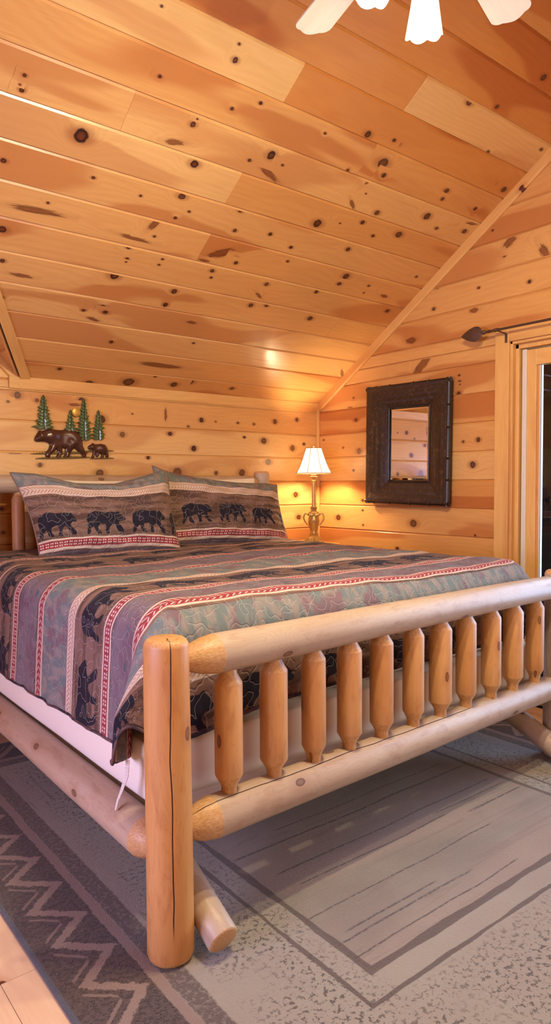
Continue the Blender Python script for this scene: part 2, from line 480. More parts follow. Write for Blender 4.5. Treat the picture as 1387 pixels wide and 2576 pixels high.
TANM = simple('painted_tan_metal', srgb(160, 112, 70), .4, .3, .5)
GRASSM = simple('painted_olive_metal', srgb(150, 126, 70), .4, .2, .5, n=(80, srgb(104, 96, 50)))
SUNM = simple('brushed_gold_metal', srgb(206, 160, 76), .35, .5, .5)
LEAFM = simple('leaf_green', srgb(92, 132, 42), .6, 0., .3, n=(9, srgb(40, 74, 24)))
BARK = simple('bark', srgb(60, 46, 38), .9, 0., .2, n=(14, srgb(36, 28, 24)))
DECKM = simple('weathered_deck', srgb(96, 88, 82), .8, 0., .2, n=(6, srgb(70, 62, 58)))
DARKEXT = simple('dark_stained_siding', srgb(54, 38, 30), .8, 0., .2, n=(6, srgb(38, 26, 22)))
TAGM = Mat('printed_care_label'); _u, _v, _w = TAGM.attrv('wuv')
TAGM.color(TAGM.mix(((_u / .006).frac().step(.45, .6) * TAGM.noise(TAGM.vec(_u * 40, _v * 300, 0.), 1., 2, .6).step(.4, .6)) * .6, srgb(226, 214, 206), srgb(120, 110, 108))).set(rough=.7)
# ------------------------------------------------------------------ room shell
YB, XR, XL, Z0 = 4.10, 3.70, -1.75, 1.94
TH = math.radians(32.67); CT, ST = math.cos(TH), math.sin(TH); SLP = ST / CT
YRIDGE = 1.17; SR = (YB - YRIDGE) / CT; YF = 2 * YRIDGE - YB          # ridge and front wall
P_CEIL = lambda a, b, n: (a, YB - b * CT - n * ST, Z0 + b * ST - n * CT)
P_CEILF = lambda a, b, n: (a, YF + b * CT + n * ST, Z0 + b * ST - n * CT)
P_BACK = lambda a, b, n: (a, YB - n, b)
P_RIGHT = lambda a, b, n: (XR - n, a, b)
P_LEFT = lambda a, b, n: (XL + n, a, b)
P_FRONT = lambda a, b, n: (a, YF + n, b)

class Boards:
    def __init__(self, P, flip):
        self.P, self.flip = P, flip; self.V, self.F, self.W, self.T, self.K, self.rows = [], [], [], [], [], []
        self.np = 0
    def vert(self, a, b, n, w, t, k=(9, 9, 0)):
        self.V.append(self.P(a, b, n)); self.W.append(w); self.T.append(t); self.K.append(k); return len(self.V) - 1
    def face(self, *q): self.F.append(tuple(reversed(q)) if self.flip else q)
    def board(self, b0, b1, lo, hi, tone, e=(.0045, .011), dep=.009):
        """one board: b0..b1 across, lo(b)/hi(b) its ends"""
        off, sd = random.random() * 40, random.random() * 3
        self.rows.append((b0, b1, lo, hi, off, sd, tone, e))
        W = lambda a, b: (a + off, b - b0 + sd, sd)
        if b1 - b0 < .03: lv = [(b0, -dep * 0), (b1, -dep * 0)]
        else: lv = [(b0, -dep), (b0 + e[0], 0), (b1 - e[1], 0), (b1, -dep)]
        idx = []
        for b, n in lv:
            a0, a1 = lo(b), hi(b)
            if a1 < a0: a1 = a0
            m = .0012 if a1 - a0 > .02 else 0
            idx.append((self.vert(a0, b, min(n, -.002), W(a0, b), tone), self.vert(a0 + m, b, n, W(a0, b), tone),
                        self.vert(a1 - m, b, n, W(a1, b), tone), self.vert(a1, b, min(n, -.002), W(a1, b), tone)))
        for p, q in zip(idx, idx[1:]):
            for i in range(3): self.face(p[i], p[i + 1], q[i + 1], q[i])
    def knot(self, a, b, rx, ry=None, ang=0., st=1.):
        ry = ry or rx * random.uniform(.85, 1.1)
        for (b0, b1, lo, hi, off, sd, tone, e) in self.rows:
            if b0 <= b < b1 and lo(b) - .01 <= a <= hi(b) + .01: break
        else: return
        c, s = math.cos(ang), math.sin(ang)
        ea = min(3.4 * max(abs(rx * c), abs(ry * s)) + 1.5 * ry, .5); eb = 2.2 * max(abs(rx * s), abs(ry * c)) + ry
        A0, A1 = max(a - ea, lo(b) + .002), min(a + ea, hi(b) - .002); B0, B1 = max(b - eb, b0 + e[0]), min(b + eb, b1 - e[1])
        if A1 <= A0 or B1 <= B0: return
        self.np += 1; n = .0002 + .000009 * self.np; ids = []
        for aa, bb in ((A0, B0), (A1, B0), (A1, B1), (A0, B1)):
            x, y = aa - a, bb - b
            ids.append(self.vert(aa, bb, n, (aa + off, bb - b0 + sd, sd), tone, ((x * c + y * s) / rx, (-x * s + y * c) / ry, st)))
        self.face(*ids)
    def slab(self, pts, n0=-.05, n1=-.012):
        """flat backing prism behind the boards; pts = polygon in (a,b), convex"""
        w, t = (0, 0, 0), .3
        A = [self.vert(a, b, n1, w, t) for a, b in pts]; B = [self.vert(a, b, n0, w, t) for a, b in pts]; m = len(pts)
        self.face(*A); self.face(*reversed(B))
        for i in range(m): self.face(A[i], B[i], B[(i + 1) % m], A[(i + 1) % m])
    def build(self, name):
        o = mesh(name, self.V, self.F, BOARDS, None, {'wuv': self.W, 'tone': self.T, 'kuv': self.K})
        return tag(o, kind='structure')

KC=[(1.205,1.547,0.031),(1.736,1.585,0.0205),(0.933,1.65,0.0095),(0.928,1.708,0.0074),(0.921,1.668,0.0038),(1.416,1.89,0.008),(1.684,2.063,0.0121),(1.667,2.124,0.006),(1.315,2.126,0.0055),(1.775,1.879,0.0086),(1.888,1.947,0.0087),(1.641,1.755,0.013),(1.648,1.784,0.0043),(2.079,1.747,0.0212),(1.986,1.689,0.0094),(0.942,1.34,0.0123),(1.32,1.378,0.0088),(1.561,1.355,0.007),(1.756,1.411,0.019),(1.83,1.344,0.0073),(1.778,1.29,0.0098),(2.125,1.309,0.0104),(2.091,1.429,0.0126),(2.337,1.344,0.0107),(1.171,1.197,0.0067),(1.722,1.159,0.0074),(1.622,1.061,0.0125),(1.642,0.991,0.0101),(1.644,0.971,0.0051),(1.825,1.036,0.0078),(1.822,0.997,0.0078),(2.227,1.145,0.0136),(2.245,1.118,0.011),(2.136,1.032,0.0137),(2.153,0.987,0.0083),(1.019,1.004,0.0202),(1.063,0.829,0.0118),(1.619,0.871,0.0232),(2.506,2.008,0.0169),(2.672,2.033,0.0099),(2.71,2.027,0.0125),(2.279,1.935,0.0071),(2.703,1.91,0.0307),(2.76,1.854,0.013),(2.147,1.715,0.0096),(2.165,1.721,0.0072),(2.531,1.812,0.0076),(2.734,1.73,0.0053),(2.892,1.65,0.0166),(2.572,1.484,0.0243),(2.709,1.525,0.0055),(2.847,1.57,0.0139),(2.983,1.512,0.0115),(3.152,1.568,0.0234),(3.243,1.728,0.0231),(3.231,1.903,0.0167),(3.249,1.853,0.0113),(3.537,1.87,0.0118),(3.551,1.845,0.0119),(3.607,1.72,0.0183),(3.381,1.68,0.0119),(2.935,2.337,0.0196),(3.114,2.379,0.01),(3.248,2.586,0.0173),(3.631,2.306,0.0111),(3.568,2.049,0.0201),(3.622,2.033,0.0174),(3.289,2.174,0.0108),(2.886,1.385,0.0145),(2.512,1.3,0.0111),(3.017,1.206,0.0213),(3.547,1.332,0.0096),(2.552,1.208,0.0085),(1.637,0.647,0.0189),(1.666,0.614,0.0136),(1.544,0.603,0.0107),(1.112,0.601,0.0124),(1.987,0.843,0.0165),(1.981,0.738,0.014),(1.785,0.396,0.0115),(2.301,0.478,0.0092),(1.564,0.124,0.0117),(2.188,0.143,0.0096),(2.353,0.084,0.0231),(2.459,0.124,0.0233),(2.811,0.102,0.0174),(2.52,1.023,0.0145),(2.512,0.849,0.0149),(2.618,0.872,0.0121),(3.011,1.143,0.0154),(3.239,1.18,0.0095),(3.246,1.121,0.0064),(2.892,1.048,0.0123),(3.557,1.023,0.0169),(2.996,0.836,0.0192),(1.781,0.025,0.0245),(2.032,0.067,0.0379)]
KCS=[(1.6,1.652,0.05,0.018,0.2),(2.123,1.658,0.08,0.02,-0.35),(1.14,1.144,0.128,0.021,0.05),(1.632,1.12,0.092,0.015,-0.05),(1.693,1.228,0.046,0.023,1.1),(2.132,1.159,0.078,0.033,0.5),(2.059,1.085,0.036,0.011,0),(2.689,1.791,0.033,0.016,1.2),(2.7,1.649,0.042,0.014,-0.6),(3.631,1.788,0.11,0.016,0.35),(1.618,0.549,0.043,0.014,-0.2),(2.176,0.249,0.163,0.026,0),(2.204,0.641,0.037,0.015,0),(2.519,0.933,0.037,0.012,-0.5),(3.002,0.801,0.034,0.013,-0.5),(3.653,0.383,0.062,0.015,-0.8),(3.427,1.131,0.034,0.017,-0.1),(1.167,0.761,0.056,0.015,0),(2.696,1.791,0.022,0.011,1)]
KB=[(1.351,1.848,0.0202),(1.296,1.807,0.0086),(1.464,1.826,0.0118),(1.579,1.803,0.006),(1.868,1.735,0.0281),(2.61,1.769,0.0173),(2.729,1.764,0.007),(2.921,1.765,0.0108),(3.065,1.763,0.011),(2.083,1.782,0.0064),(2.503,1.72,0.0102),(3.263,1.791,0.0187),(2.011,1.646,0.0191),(2.36,1.665,0.0167),(2.546,1.571,0.0206),(2.977,1.664,0.0108),(3.156,1.644,0.0259),(2.193,1.502,0.0131),(1.475,1.444,0.0148),(1.852,1.398,0.0281),(2.412,1.401,0.0371),(2.728,1.402,0.0141),(2.953,1.406,0.0289),(3.196,1.488,0.0261),(3.434,1.598,0.0229),(3.551,1.632,0.0116),(3.479,1.817,0.0154),(3.464,1.24,0.0231),(3.495,1.063,0.0232),(1.74,1.843,0.0214),(1.247,1.19,0.0115),(1.253,1.052,0.0115)]
KBS=[(2.328,1.791,0.01,0.041,0),(1.33,1.518,0.054,0.012,0),(1.696,1.815,0.038,0.009,0)]
KR=[(2.93,2.605,0.0143),(2.959,2.472,0.0144),(2.612,2.533,0.0108),(2.265,2.492,0.0127),(3.341,2.129,0.0154),(2.754,2.012,0.0084),(2.75,1.971,0.0112),(2.747,1.953,0.0056),(2.756,1.893,0.0168),(2.61,1.639,0.0082),(2.72,1.587,0.0112),(2.607,1.594,0.0164),(3.679,1.797,0.0163),(3.646,1.563,0.0227),(4.034,1.665,0.0103),(3.815,1.596,0.01),(3.704,1.422,0.0098),(2.647,1.439,0.0221),(3.609,1.197,0.013),(2.817,1.265,0.0085),(3.868,1.061,0.027),(3.609,1.124,0.0097),(3.605,1.015,0.0097),(3.125,1.047,0.0331),(2.625,0.993,0.0083),(3.271,0.864,0.0154),(2.473,2.762,0.0106),(2.432,2.683,0.0105),(2.515,2.855,0.008),(3.704,1.962,0.0098)]
KRS=[(2.646,2.4,0.032,0.016,-0),(3.151,2.295,0.042,0.021,-0),(3.064,2.109,0.104,0.031,-0.75),(3.742,1.888,0.031,0.012,-0),(2.397,2.756,0.043,0.025,-0.5),(2.172,2.639,0.047,0.024,1)]


# ---- ceiling (slope above the bed), cut on the left by the dormer valley
XD, DSL = 1.375, 1.04                          # dormer foot on the back wall, dormer pitch
XDR = .30                                       # dormer ridge
SV = (XD - XDR) * DSL / ST                      # slope distance where the valley meets the dormer ridge
def val_r(b): return XD - b * ST / DSL         # right valley X at slope distance b
def val_l(b): return 2 * XDR - val_r(b)
B0S = [-.03] + [.158 + .1826 * k for k in range(18)]
B0S = [b for b in B0S if b < SR - .02] + [SR]
JOINT = {3: [3.23], 5: [2.01], 7: [1.99], 8: [1.35], 9: [2.60], 10: [1.99], 11: [2.61]}
TONE = {-1: [.6], 0: [.55], 1: [.4], 2: [.4], 3: [.5, .55], 4: [.5], 5: [.5, .55], 6: [.45], 7: [.22, .6], 8: [.4, .3],
        9: [.5, .6], 10: [.15, .85], 11: [.75, .15], 12: [.8], 13: [.85], 14: [.6], 15: [.3]}
ce = Boards(P_CEIL, True)
for i in range(len(B0S) - 1):
    b0, b1 = B0S[i], B0S[i + 1]; k = i - 1
    js = JOINT.get(k, []); tn = TONE.get(k, [random.uniform(.2, .7)])
    ends = js + [XR]
    if b0 < SV:
        left = lambda b: val_r(min(max(b, 0), SV))
        ce.board(b0, b1, lambda b: XL, lambda b: max(XL, val_l(min(max(b, 0), SV))), .4)
    else: left = lambda b: XL
    lo = left
    for j, e in enumerate(ends):
        hi = (lambda e: (lambda b: e))(e)
        ce.board(b0, b1, lo, hi, tn[min(j, len(tn) - 1)]); lo = hi
for a, b, rx, ry, an in KCS: ce.knot(a, b, rx * .9, ry * .8, an, 1.8)
for a, b, r in sorted(KC, key=lambda k: -k[2]): ce.knot(a, b, r * 1.0, st=random.uniform(.88, 1))
rs = random.Random(5)
for _ in range(90):       # boards beyond the picture carry knots too
    a, b = rs.uniform(XL, 1.0), rs.uniform(.2, SR)
    if a < 1.2 - b * .3: ce.knot(a, b, rs.uniform(.006, .018))
ce.slab([(XL, SV), (XR, SV), (XR, SR + .02), (XL, SR + .02)])
ce.slab([(XD, -.03), (XR, -.03), (XR, SV), (val_r(SV), SV)])
ce.slab([(XL, -.03), (val_l(0), -.03), (val_l(SV), SV), (XL, SV)])
# front slope of the ceiling, same object
ce.P = P_CEILF; ce.flip = False
for i in range(len(B0S) - 1):
    js = sorted(rs.uniform(XL + .5, XR - .5) for _ in range(1)) + [XR]; lo = lambda b: XL
    for e in js:
        hi = (lambda e: (lambda b: e))(e); ce.board(B0S[i], B0S[i + 1], lo, hi, rs.uniform(.15, .7)); lo = hi
ce.slab([(XL, -.03), (XR, -.03), (XR, SR + .02), (XL, SR + .02)])
# dormer slopes (boards run away from the back wall), same object
YD = lambda h: YB - h / SLP                     # Y of valley at height h above Z0
for sgn in (1, -1):
    ce.P = (lambda sgn: (lambda a, b, n: ((XD if sgn > 0 else 2 * XDR - XD) - sgn * (b * math.cos(math.atan(DSL)) + n * math.sin(math.atan(DSL))), a, Z0 + b * math.sin(math.atan(DSL)) - n * math.cos(math.atan(DSL)))))(sgn)
    ce.flip = sgn < 0
    LB = (XD - XDR) / math.cos(math.atan(DSL)); sD = math.sin(math.atan(DSL)); n = 8
    for i in range(n):
        b0, b1 = LB * i / n, LB * (i + 1) / n
        ce.board(b0, b1, lambda b: YD(b * sD), lambda b: YB + .0, .45 + .2 * (i % 2))
ceiling = ce.build('ceiling')

# ---- back wall with the dormer gable
ZR = [0.075 + .181 * k for k in range(11)]      # joints: ...0.980, 1.161, 1.342, 1.523, 1.704, 1.885
ZR = [0] + ZR
wb = Boards(P_BACK, True)
tn = [.4] * 4 + [.5, .45, .2, .3, .2, .15, .45]
for i in range(len(ZR) - 1):
    js = [XR] if i > 5 else [rs.uniform(0, 2), XR]; lo = lambda b: XL
    for e in js:
        hi = (lambda e: (lambda b: e))(e); wb.board(ZR[i], ZR[i + 1], lo, hi, tn[i]); lo = hi
gl = lambda b: 2 * XDR - XD + (b - Z0) / DSL
gr = lambda b: XD - (b - Z0) / DSL
wb.board(ZR[-1], Z0, lambda b: XL, lambda b: XR, .4)
z = Z0
while z < Z0 + (XD - XDR) * DSL - .02:
    z2 = min(z + .181, Z0 + (XD - XDR) * DSL); wb.board(z, z2, gl, gr, .35); z = z2
for a, b, r in KB: wb.knot(a, b, r * .95, st=random.uniform(.7, 1))
for a, b, rx, ry, an in KBS: wb.knot(a, b, rx, ry, an, 1.8)
for _ in range(40): wb.knot(rs.uniform(XL, 1.1), rs.uniform(.1, 1.8), rs.uniform(.005, .016))
wb.slab([(XL, 0), (XR, 0), (XR, Z0), (XL, Z0)]); wb.slab([(gl(Z0), Z0), (gr(Z0), Z0), (XDR, Z0 + (XD - XDR) * DSL)])
wb.build('wall_back')

# ---- right wall (gable end) with the sliding door opening
DY0, DY1, DZ = .42, 2.385, 2.165
roof = lambda y: Z0 + SLP * (YB - y) if y > YRIDGE else Z0 + SLP * (y - YF)
def ymax(b): return YB if b <= Z0 else YB - (b - Z0) / SLP
def ymin(b): return YF if b <= Z0 else YF + (b - Z0) / SLP
RZ = [0] + [.075 + .181 * k for k in range(20)]
RZ = [z for z in RZ if z < Z0 + SLP * (YB - YRIDGE) - .03] + [Z0 + SLP * (YB - YRIDGE)]
rt = {5: .6, 6: .55, 7: .75, 8: .4, 9: .55, 10: .65, 11: .5, 12: .45, 13: .5, 14: .45, 15: .4, 4: .5}
def gable(P, flip, door, knots, sknots, name, holes=None):
    w = Boards(P, flip)
    for i in range(len(RZ) - 1):
        b0, b1 = RZ[i], RZ[i + 1]
        if door and b0 < DZ - .01:
            if b1 > DZ: b1c = DZ
            else: b1c = b1
            w.board(b0, b1c, lambda b: DY1, ymax, rt.get(i, .4)); w.board(b0, b1c, ymin, lambda b: DY0, .4)
            if b1c < b1: w.board(b1c, b1, ymin, ymax, rt.get(i, .4), e=(0, .01))
        elif holes and holes[2] <= b0 < holes[3]:
            w.board(b0, b1, lambda b: holes[1], ymax, .4); w.board(b0, b1, ymin, lambda b: holes[0], .4)
        else: w.board(b0, b1, ymin, ymax, rt.get(i, .5))
    for a, b, r in knots: w.knot(a, b, r * .9, st=random.uniform(.75, 1))
    for a, b, rx, ry, an in sknots: w.knot(a, b, rx, ry, an, 1.8)
    zt = Z0 + SLP * (YB - YRIDGE)
    if door:
        w.slab([(DY1, 0), (YB, 0), (YB, Z0), (DY1, roof(DY1))]); w.slab([(YF, 0), (DY0, 0), (DY0, roof(DY0)), (YF, Z0)])
        w.slab([(DY0, DZ), (DY1, DZ), (DY1, roof(DY1)), (YRIDGE, zt), (DY0, roof(DY0))])
    elif holes:
        h0, h1, z0, z1 = holes
        w.slab([(h1, 0), (YB, 0), (YB, Z0), (h1, roof(h1))]); w.slab([(YF, 0), (h0, 0), (h0, roof(h0)), (YF, Z0)])
        w.slab([(h0, 0), (h1, 0), (h1, z0), (h0, z0)]); w.slab([(h0, z1), (h1, z1), (h1, roof(h1)), (YRIDGE, zt), (h0, roof(h0))])
    return w.build(name)
gable(P_RIGHT, False, True, KR, KRS, 'wall_right')
WL = (.9, 2.3, RZ[5], RZ[10])                    # window in the left wall
kl = [(rs.uniform(YF, YB), rs.uniform(.1, 2.4), rs.uniform(.006, .018)) for _ in range(50)]
gable(P_LEFT, True, False, kl, [], 'wall_left', holes=WL)
wf = Boards(P_FRONT, False)
WF = (.6, 2.9, ZR[6], ZR[11])                   # invented wide opening in the front wall behind the camera, for added fill light
for i in range(len(ZR) - 1):
    if WF[2] <= ZR[i] < WF[3] - .01:
        wf.board(ZR[i], ZR[i + 1], lambda b: XL, lambda b: WF[0], .4); wf.board(ZR[i], ZR[i + 1], lambda b: WF[1], lambda b: XR, .4)
    else: wf.board(ZR[i], ZR[i + 1], lambda b: XL, lambda b: XR, .4)
wf.board(ZR[-1], Z0, lambda b: XL, lambda b: XR, .4)
for lo_, hi_, z0_, z1_ in ((XL, WF[0], 0, Z0), (WF[1], XR, 0, Z0), (WF[0], WF[1], 0, WF[2]), (WF[0], WF[1], WF[3], Z0)):
    wf.slab([(lo_, z0_), (hi_, z0_), (hi_, z1_), (lo_, z1_)])
wf.build('wall_front')

# ---- floor boards, running towards the back wall
class FB: pass
fm = MB(); x = XL; i = 0
while x < XR + .02:
    w = .127; y = YF - rs.uniform(0, .8)
    if abs(x - .47) < .07: ys = [YF, .4, 1.86, 3.2, YB]
    else:
        ys = [YF]; 
        while ys[-1] < YB: ys.append(ys[-1] + rs.uniform(.7, 1.7))
    for y0, y1 in zip(ys, ys[1:]):
        y1 = min(y1, YB)
        if y1 > y0: fm.box((x + .0008, y0 + .0006, -.03), (min(x + w, XR) - .0008, y1 - .0006, 0), ax=1, bev=0)
    x += w; i += 1
fl = fm.build('floor', FLOORM, smooth=False); tag(fl, kind='structure')
sb = MB(); sb.box((XL - .05, YF - .05, -.08), (XR + .05, YB + .05, -.031)); tag(sb.build('trim_9', CRACKM, smooth=False), kind='structure')

# ---- trims
def trim(name, pts_boxes, mat=TRIM):
    m = MB()
    for f in pts_boxes: f(m)
    return tag(m.build(name, mat, smooth=False), kind='structure')
def sweep(m, prof, p0, p1, e1, e2):
    """profile (list of (a,b)) in axes e1,e2 swept p0->p1"""
    p0, p1, e1, e2 = map(Vector, (p0, p1, e1, e2)); n = len(prof); sd = random.random() * 20; L = (p1 - p0).length
    V = [p0 + e1 * a + e2 * b for a, b in prof] + [p1 + e1 * a + e2 * b for a, b in prof]
    W = [(sd, a + sd, b) for a, b in prof] + [(sd + L, a + sd, b) for a, b in prof]
    F = [(i, (i + 1) % n, n + (i + 1) % n, n + i) for i in range(n)] + [tuple(range(n))[::-1], tuple(range(n, 2 * n))]
    m.add(V, F, W)
# crown along the back wall under the slope (angled board)
trim('trim_1', [lambda m: sweep(m, [(0, -.058), (.012, -.058), (.017, -.052), (.024, .012), (.0, .028)], (1.30, YB, Z0), (XR, YB, Z0), (0, -1, 0), (0, 0, 1)),
                lambda m: sweep(m, [(0, -.064), (.006, -.064), (.006, -.054), (0, -.054)], (XL, YB, Z0), (XR, YB, Z0), (0, -1, 0), (0, 0, 1))])
# rake board along the right gable
tv = Vector((0, -CT, ST)); nv = Vector((0, -ST, -CT))
trim('trim_2', [lambda m: sweep(m, [(0, 0), (.020, 0), (.020, .050), (.012, .060), (0, .060)], Vector((XR, YB, Z0)), Vector((XR, YB, Z0)) + tv * SR, (-1, 0, 0), nv)])
# corner bead
trim('trim_3', [lambda m: m.box((XR - .022, YB - .022, 0), (XR, YB, Z0 - .03), ax=2, bev=.004)])
# valley boards of the dormer, and the dormer's own rake on the back wall
v0 = Vector((XD, YB, Z0)); v1 = Vector((val_r(SV), YB - SV * CT, Z0 + SV * ST)); vd = (v1 - v0).normalized()
ms = vd.cross(nv).normalized();  ms = ms if ms.x > 0 else -ms
trim('trim_4', [lambda m: sweep(m, [(.0, 0), (.052, 0), (.052, .010), (.0, .014)], v0, v1, ms, nv)])
dn = Vector((-math.sin(math.atan(DSL)), 0, -math.cos(math.atan(DSL)))); dt = Vector((-math.cos(math.atan(DSL)), 0, math.sin(math.atan(DSL))))
md = vd.cross(dn).normalized(); md = md if md.y > 0 else -md
trim('trim_5', [lambda m: sweep(m, [(.004, 0), (.03, 0), (.03, .010), (.004, .012)], v0, v1, md, dn)])
trim('trim_10', [lambda m: sweep(m, [(-.004, -.002), (.0035, -.002), (.0035, .0125), (-.004, .0125)], v0 + vd * .05, v1, ms, nv)], CRACKM)
trim('trim_6', [lambda m: sweep(m, [(0, 0), (.020, 0), (.020, .045), (.0, .052)], v0 + Vector((.02, 0, -.015)), v0 + dt * 1.4, (0, -1, 0), dn)])
trim('baseboard_back', [lambda m: m.box((XL, YB - .018, 0), (XR, YB, .10), bev=.003)])
trim('baseboard_right', [lambda m: m.box((XR - .018, DY1 + .1, 0), (XR, YB, .10), ax=1, bev=.003), lambda m: m.box((XR - .018, YF, 0), (XR, DY0 - .1, .10), ax=1, bev=.003)])
trim('baseboard_left', [lambda m: m.box((XL, YF, 0), (XL + .018, YB, .10), ax=1, bev=.003)])
trim('baseboard_front', [lambda m: m.box((XL, YF, 0), (XR, YF + .018, .10), bev=.003)])

# ---- sliding glass door in the right wall
dr = tag(empty('door_1', (XR, (DY0 + DY1) / 2, 0)), kind='structure')
def dbox(name, boxes, mat, parent, ax=2, bev=.003):
    m = MB()
    for lo, hi in boxes: m.box(lo, hi, ax=ax, bev=bev)
    o = m.build(name, mat, None, smooth=False); o.parent = parent
    o.matrix_parent_inverse = Matrix.Translation(-Vector(parent.location)) if parent.parent is None else Matrix()
    return o
CW = .092
dbox('casing', [((XR - .022, DY1 - .002, 0), (XR, DY1 + CW, DZ + CW))], TRIM, dr)
dbox('casing', [((XR - .022, DY0 - CW, 0), (XR, DY0 + .002, DZ + CW))], TRIM, dr)
dbox('head_casing', [((XR - .0225, DY0, DZ - .002), (XR, DY1, DZ + CW))], TRIM, dr, ax=1)
dbox('jamb', [((XR - .004, DY1 - .018, 0), (XR + .09, DY1, DZ)), ((XR + .028, DY1 - .040, 0), (XR + .10, DY1 - .016, DZ - .01)),
              ((XR - .004, DY0, 0), (XR + .09, DY0 + .018, DZ)), ((XR - .004, DY0, DZ - .018), (XR + .09, DY1, DZ)), ((XR + .028, DY0, DZ - .045), (XR + .10, DY1 - .016, DZ - .016))], TRIM, dr)
dbox('weather_strip', [((XR + .045, DY1 - .078, 0), (XR + .10, DY1 - .050, DZ - .05)), ((XR + .045, DY0 + .05, 0), (XR + .10, DY0 + .078, DZ - .05))], WHITEM, dr)
dbox('door_stile', [((XR + .055, DY1 - .137, .0), (XR + .095, DY1 - .076, DZ - .055)), ((XR + .065, DY1 - .152, .1), (XR + .09, DY1 - .135, DZ - .13))], TRIM, dr)
dbox('door_stile', [((XR + .055, (DY0 + DY1) / 2 - .05, .0), (XR + .095, (DY0 + DY1) / 2 + .05, DZ - .055))], TRIM, dr)
dbox('door_stile', [((XR + .055, DY0 + .08, .0), (XR + .095, DY0 + .165, DZ - .055))], TRIM, dr)
dbox('door_rail', [((XR + .056, DY0 + .16, DZ - .15), (XR + .094, DY1 - .13, DZ - .055)), ((XR + .056, DY0 + .16, 0), (XR + .094, DY1 - .13, .14))], TRIM, dr, ax=1)
dbox('glass_pane', [((XR + .073, DY0 + .165, .14), (XR + .079, DY1 - .150, DZ - .13))], GLASS, dr, bev=0)
dbox('glazing_bead', [((XR + .068, DY1 - .158, .14), (XR + .098, DY1 - .150, DZ - .13))], WHITEM, dr, bev=0)

def window(name, P, a0, a1, z0, z1, wall_n):
    """cased window: a0..a1 along the wall"""
    c = P((a0 + a1) / 2, z0, 0); w = tag(empty(name, c), kind='structure')
    def bx(nm, A0, A1, Z0_, Z1_, n0, n1, mat):
        p, q = P(A0, Z0_, n0), P(A1, Z1_, n1); lo = tuple(min(i, j) for i, j in zip(p, q)); hi = tuple(max(i, j) for i, j in zip(p, q))
        dbox(nm, [(lo, hi)], mat, w, bev=.0)
    t = .08
    bx('frame', a0 - t, a0, z0 - t, z1 + t, 0, .02, TRIM); bx('frame', a1, a1 + t, z0 - t, z1 + t, 0, .02, TRIM)
    bx('frame', a0, a1, z1, z1 + t, 0, .02, TRIM); bx('window_sill', a0 - t, a1 + t, z0 - .03, z0, -.04, .05, TRIM)
    m = (a0 + a1) / 2
    for q in (a0, m - .025, a1 - .05): bx('mullion', q, q + .05, z0, z1, -.045, -.005, TRIM)
    bx('glass_pane', a0 + .05, m - .025, z0, z1, -.028, -.022, GLASS); bx('glass_pane', m + .025, a1 - .05, z0, z1, -.028, -.022, GLASS)
window('added_fill_window', P_FRONT, WF[0], WF[1], WF[2], WF[3], 0)  # invented unseen window, frames the added fill light
window('window_2', P_LEFT, WL[0], WL[1], WL[2], WL[3], 0)
# ------------------------------------------------------------------ rug
m = MB(); m.box((.63, .45, 0.0), (3.39, 3.6, .011), bev=.004)
rug = m.build('area_rug', RUG, smooth=False)
tag(rug, 'large grey and beige area rug with zigzag border lying under the log bed', 'rug')

# ------------------------------------------------------------------ log bed
bed = tag(empty('log_bed', (2.0, 2.8, 0)), 'peeled pine log bed frame with spindled footboard, standing on the rug', 'bed')
def part(mb, name, mat, ang=50, parent=None, smooth=True):
    o = mb.build(name, mat, None, smooth, ang); p = parent or bed; o.parent = p
    w = Vector((0, 0, 0)); q = p
    while q: w += Vector(q.location); q = q.parent
    o.matrix_parent_inverse = Matrix.Translation(-w) if p.parent is None else Matrix()
    return o
def log(p0, p1, r0, r1, c0=0., c1=0., cr=.5, seed=0., wob=.02, n=24, round0=0., round1=0., bow=0.):
    """log with tenon cones (c0,c1 = cone lengths) or rounded sawn ends"""
    p0, p1 = Vector(p0), Vector(p1); L = (p1 - p0).length; d = (p1 - p0) / L
    side = d.cross(Vector((0, 0, 1))); side = side.normalized() if side.length > .1 else Vector((1, 0, 0))
    st = []          # (t, radius factor, cut)
    if c0: st += [(0, cr, 1), (c0 * .25, cr + (1 - cr) * .42, 1), (c0 * .6, cr + (1 - cr) * .8, 1), (c0 * .94, .985, 1), (c0, 1, 0)]
    else: st += [(0, .0, 1), (0, .78, 1), (round0 * .3, .9, 1), (round0 * .7, .975, .6), (max(round0, .004), 1, 0)]
    k = max(6, int(L / .07)); a, b = (c0 or max(round0, .004)), L - (c1 or max(round1, .004))
    st += [(a + (b - a) * i / k, 1, 0) for i in range(1, k)]
    if c1: st += [(L - c1, 1, 0), (L - c1 * .94, .985, 1), (L - c1 * .6, cr + (1 - cr) * .8, 1), (L - c1 * .25, cr + (1 - cr) * .42, 1), (L, cr, 1)]
    else: st += [(L - max(round1, .004), 1, 0), (L - round1 * .7, .975, .6), (L - round1 * .3, .9, 1), (L, .78, 1), (L, .0, 1)]
    st = [s for s in st if s[1] > 0]
    m = MB(); m.tube([p0 + d * t + side * bow * math.sin(PI * t / L) for t, _, _ in st],
                     [f * (r0 + (r1 - r0) * t / L) for t, f, _ in st], n, True, [c for _, _, c in st], wob, seed)
    return m
FA, FB_ = Vector((.938, 1.657, 0)), Vector((3.105, 1.733, 0)); FD = (FB_ - FA).normalized()
RZ0 = .011
LOGC = log_mat('checked_pine_post', *PO, fx=.9, fy=16, crack=(.368, .93, 1.36, 2.16, .0023))
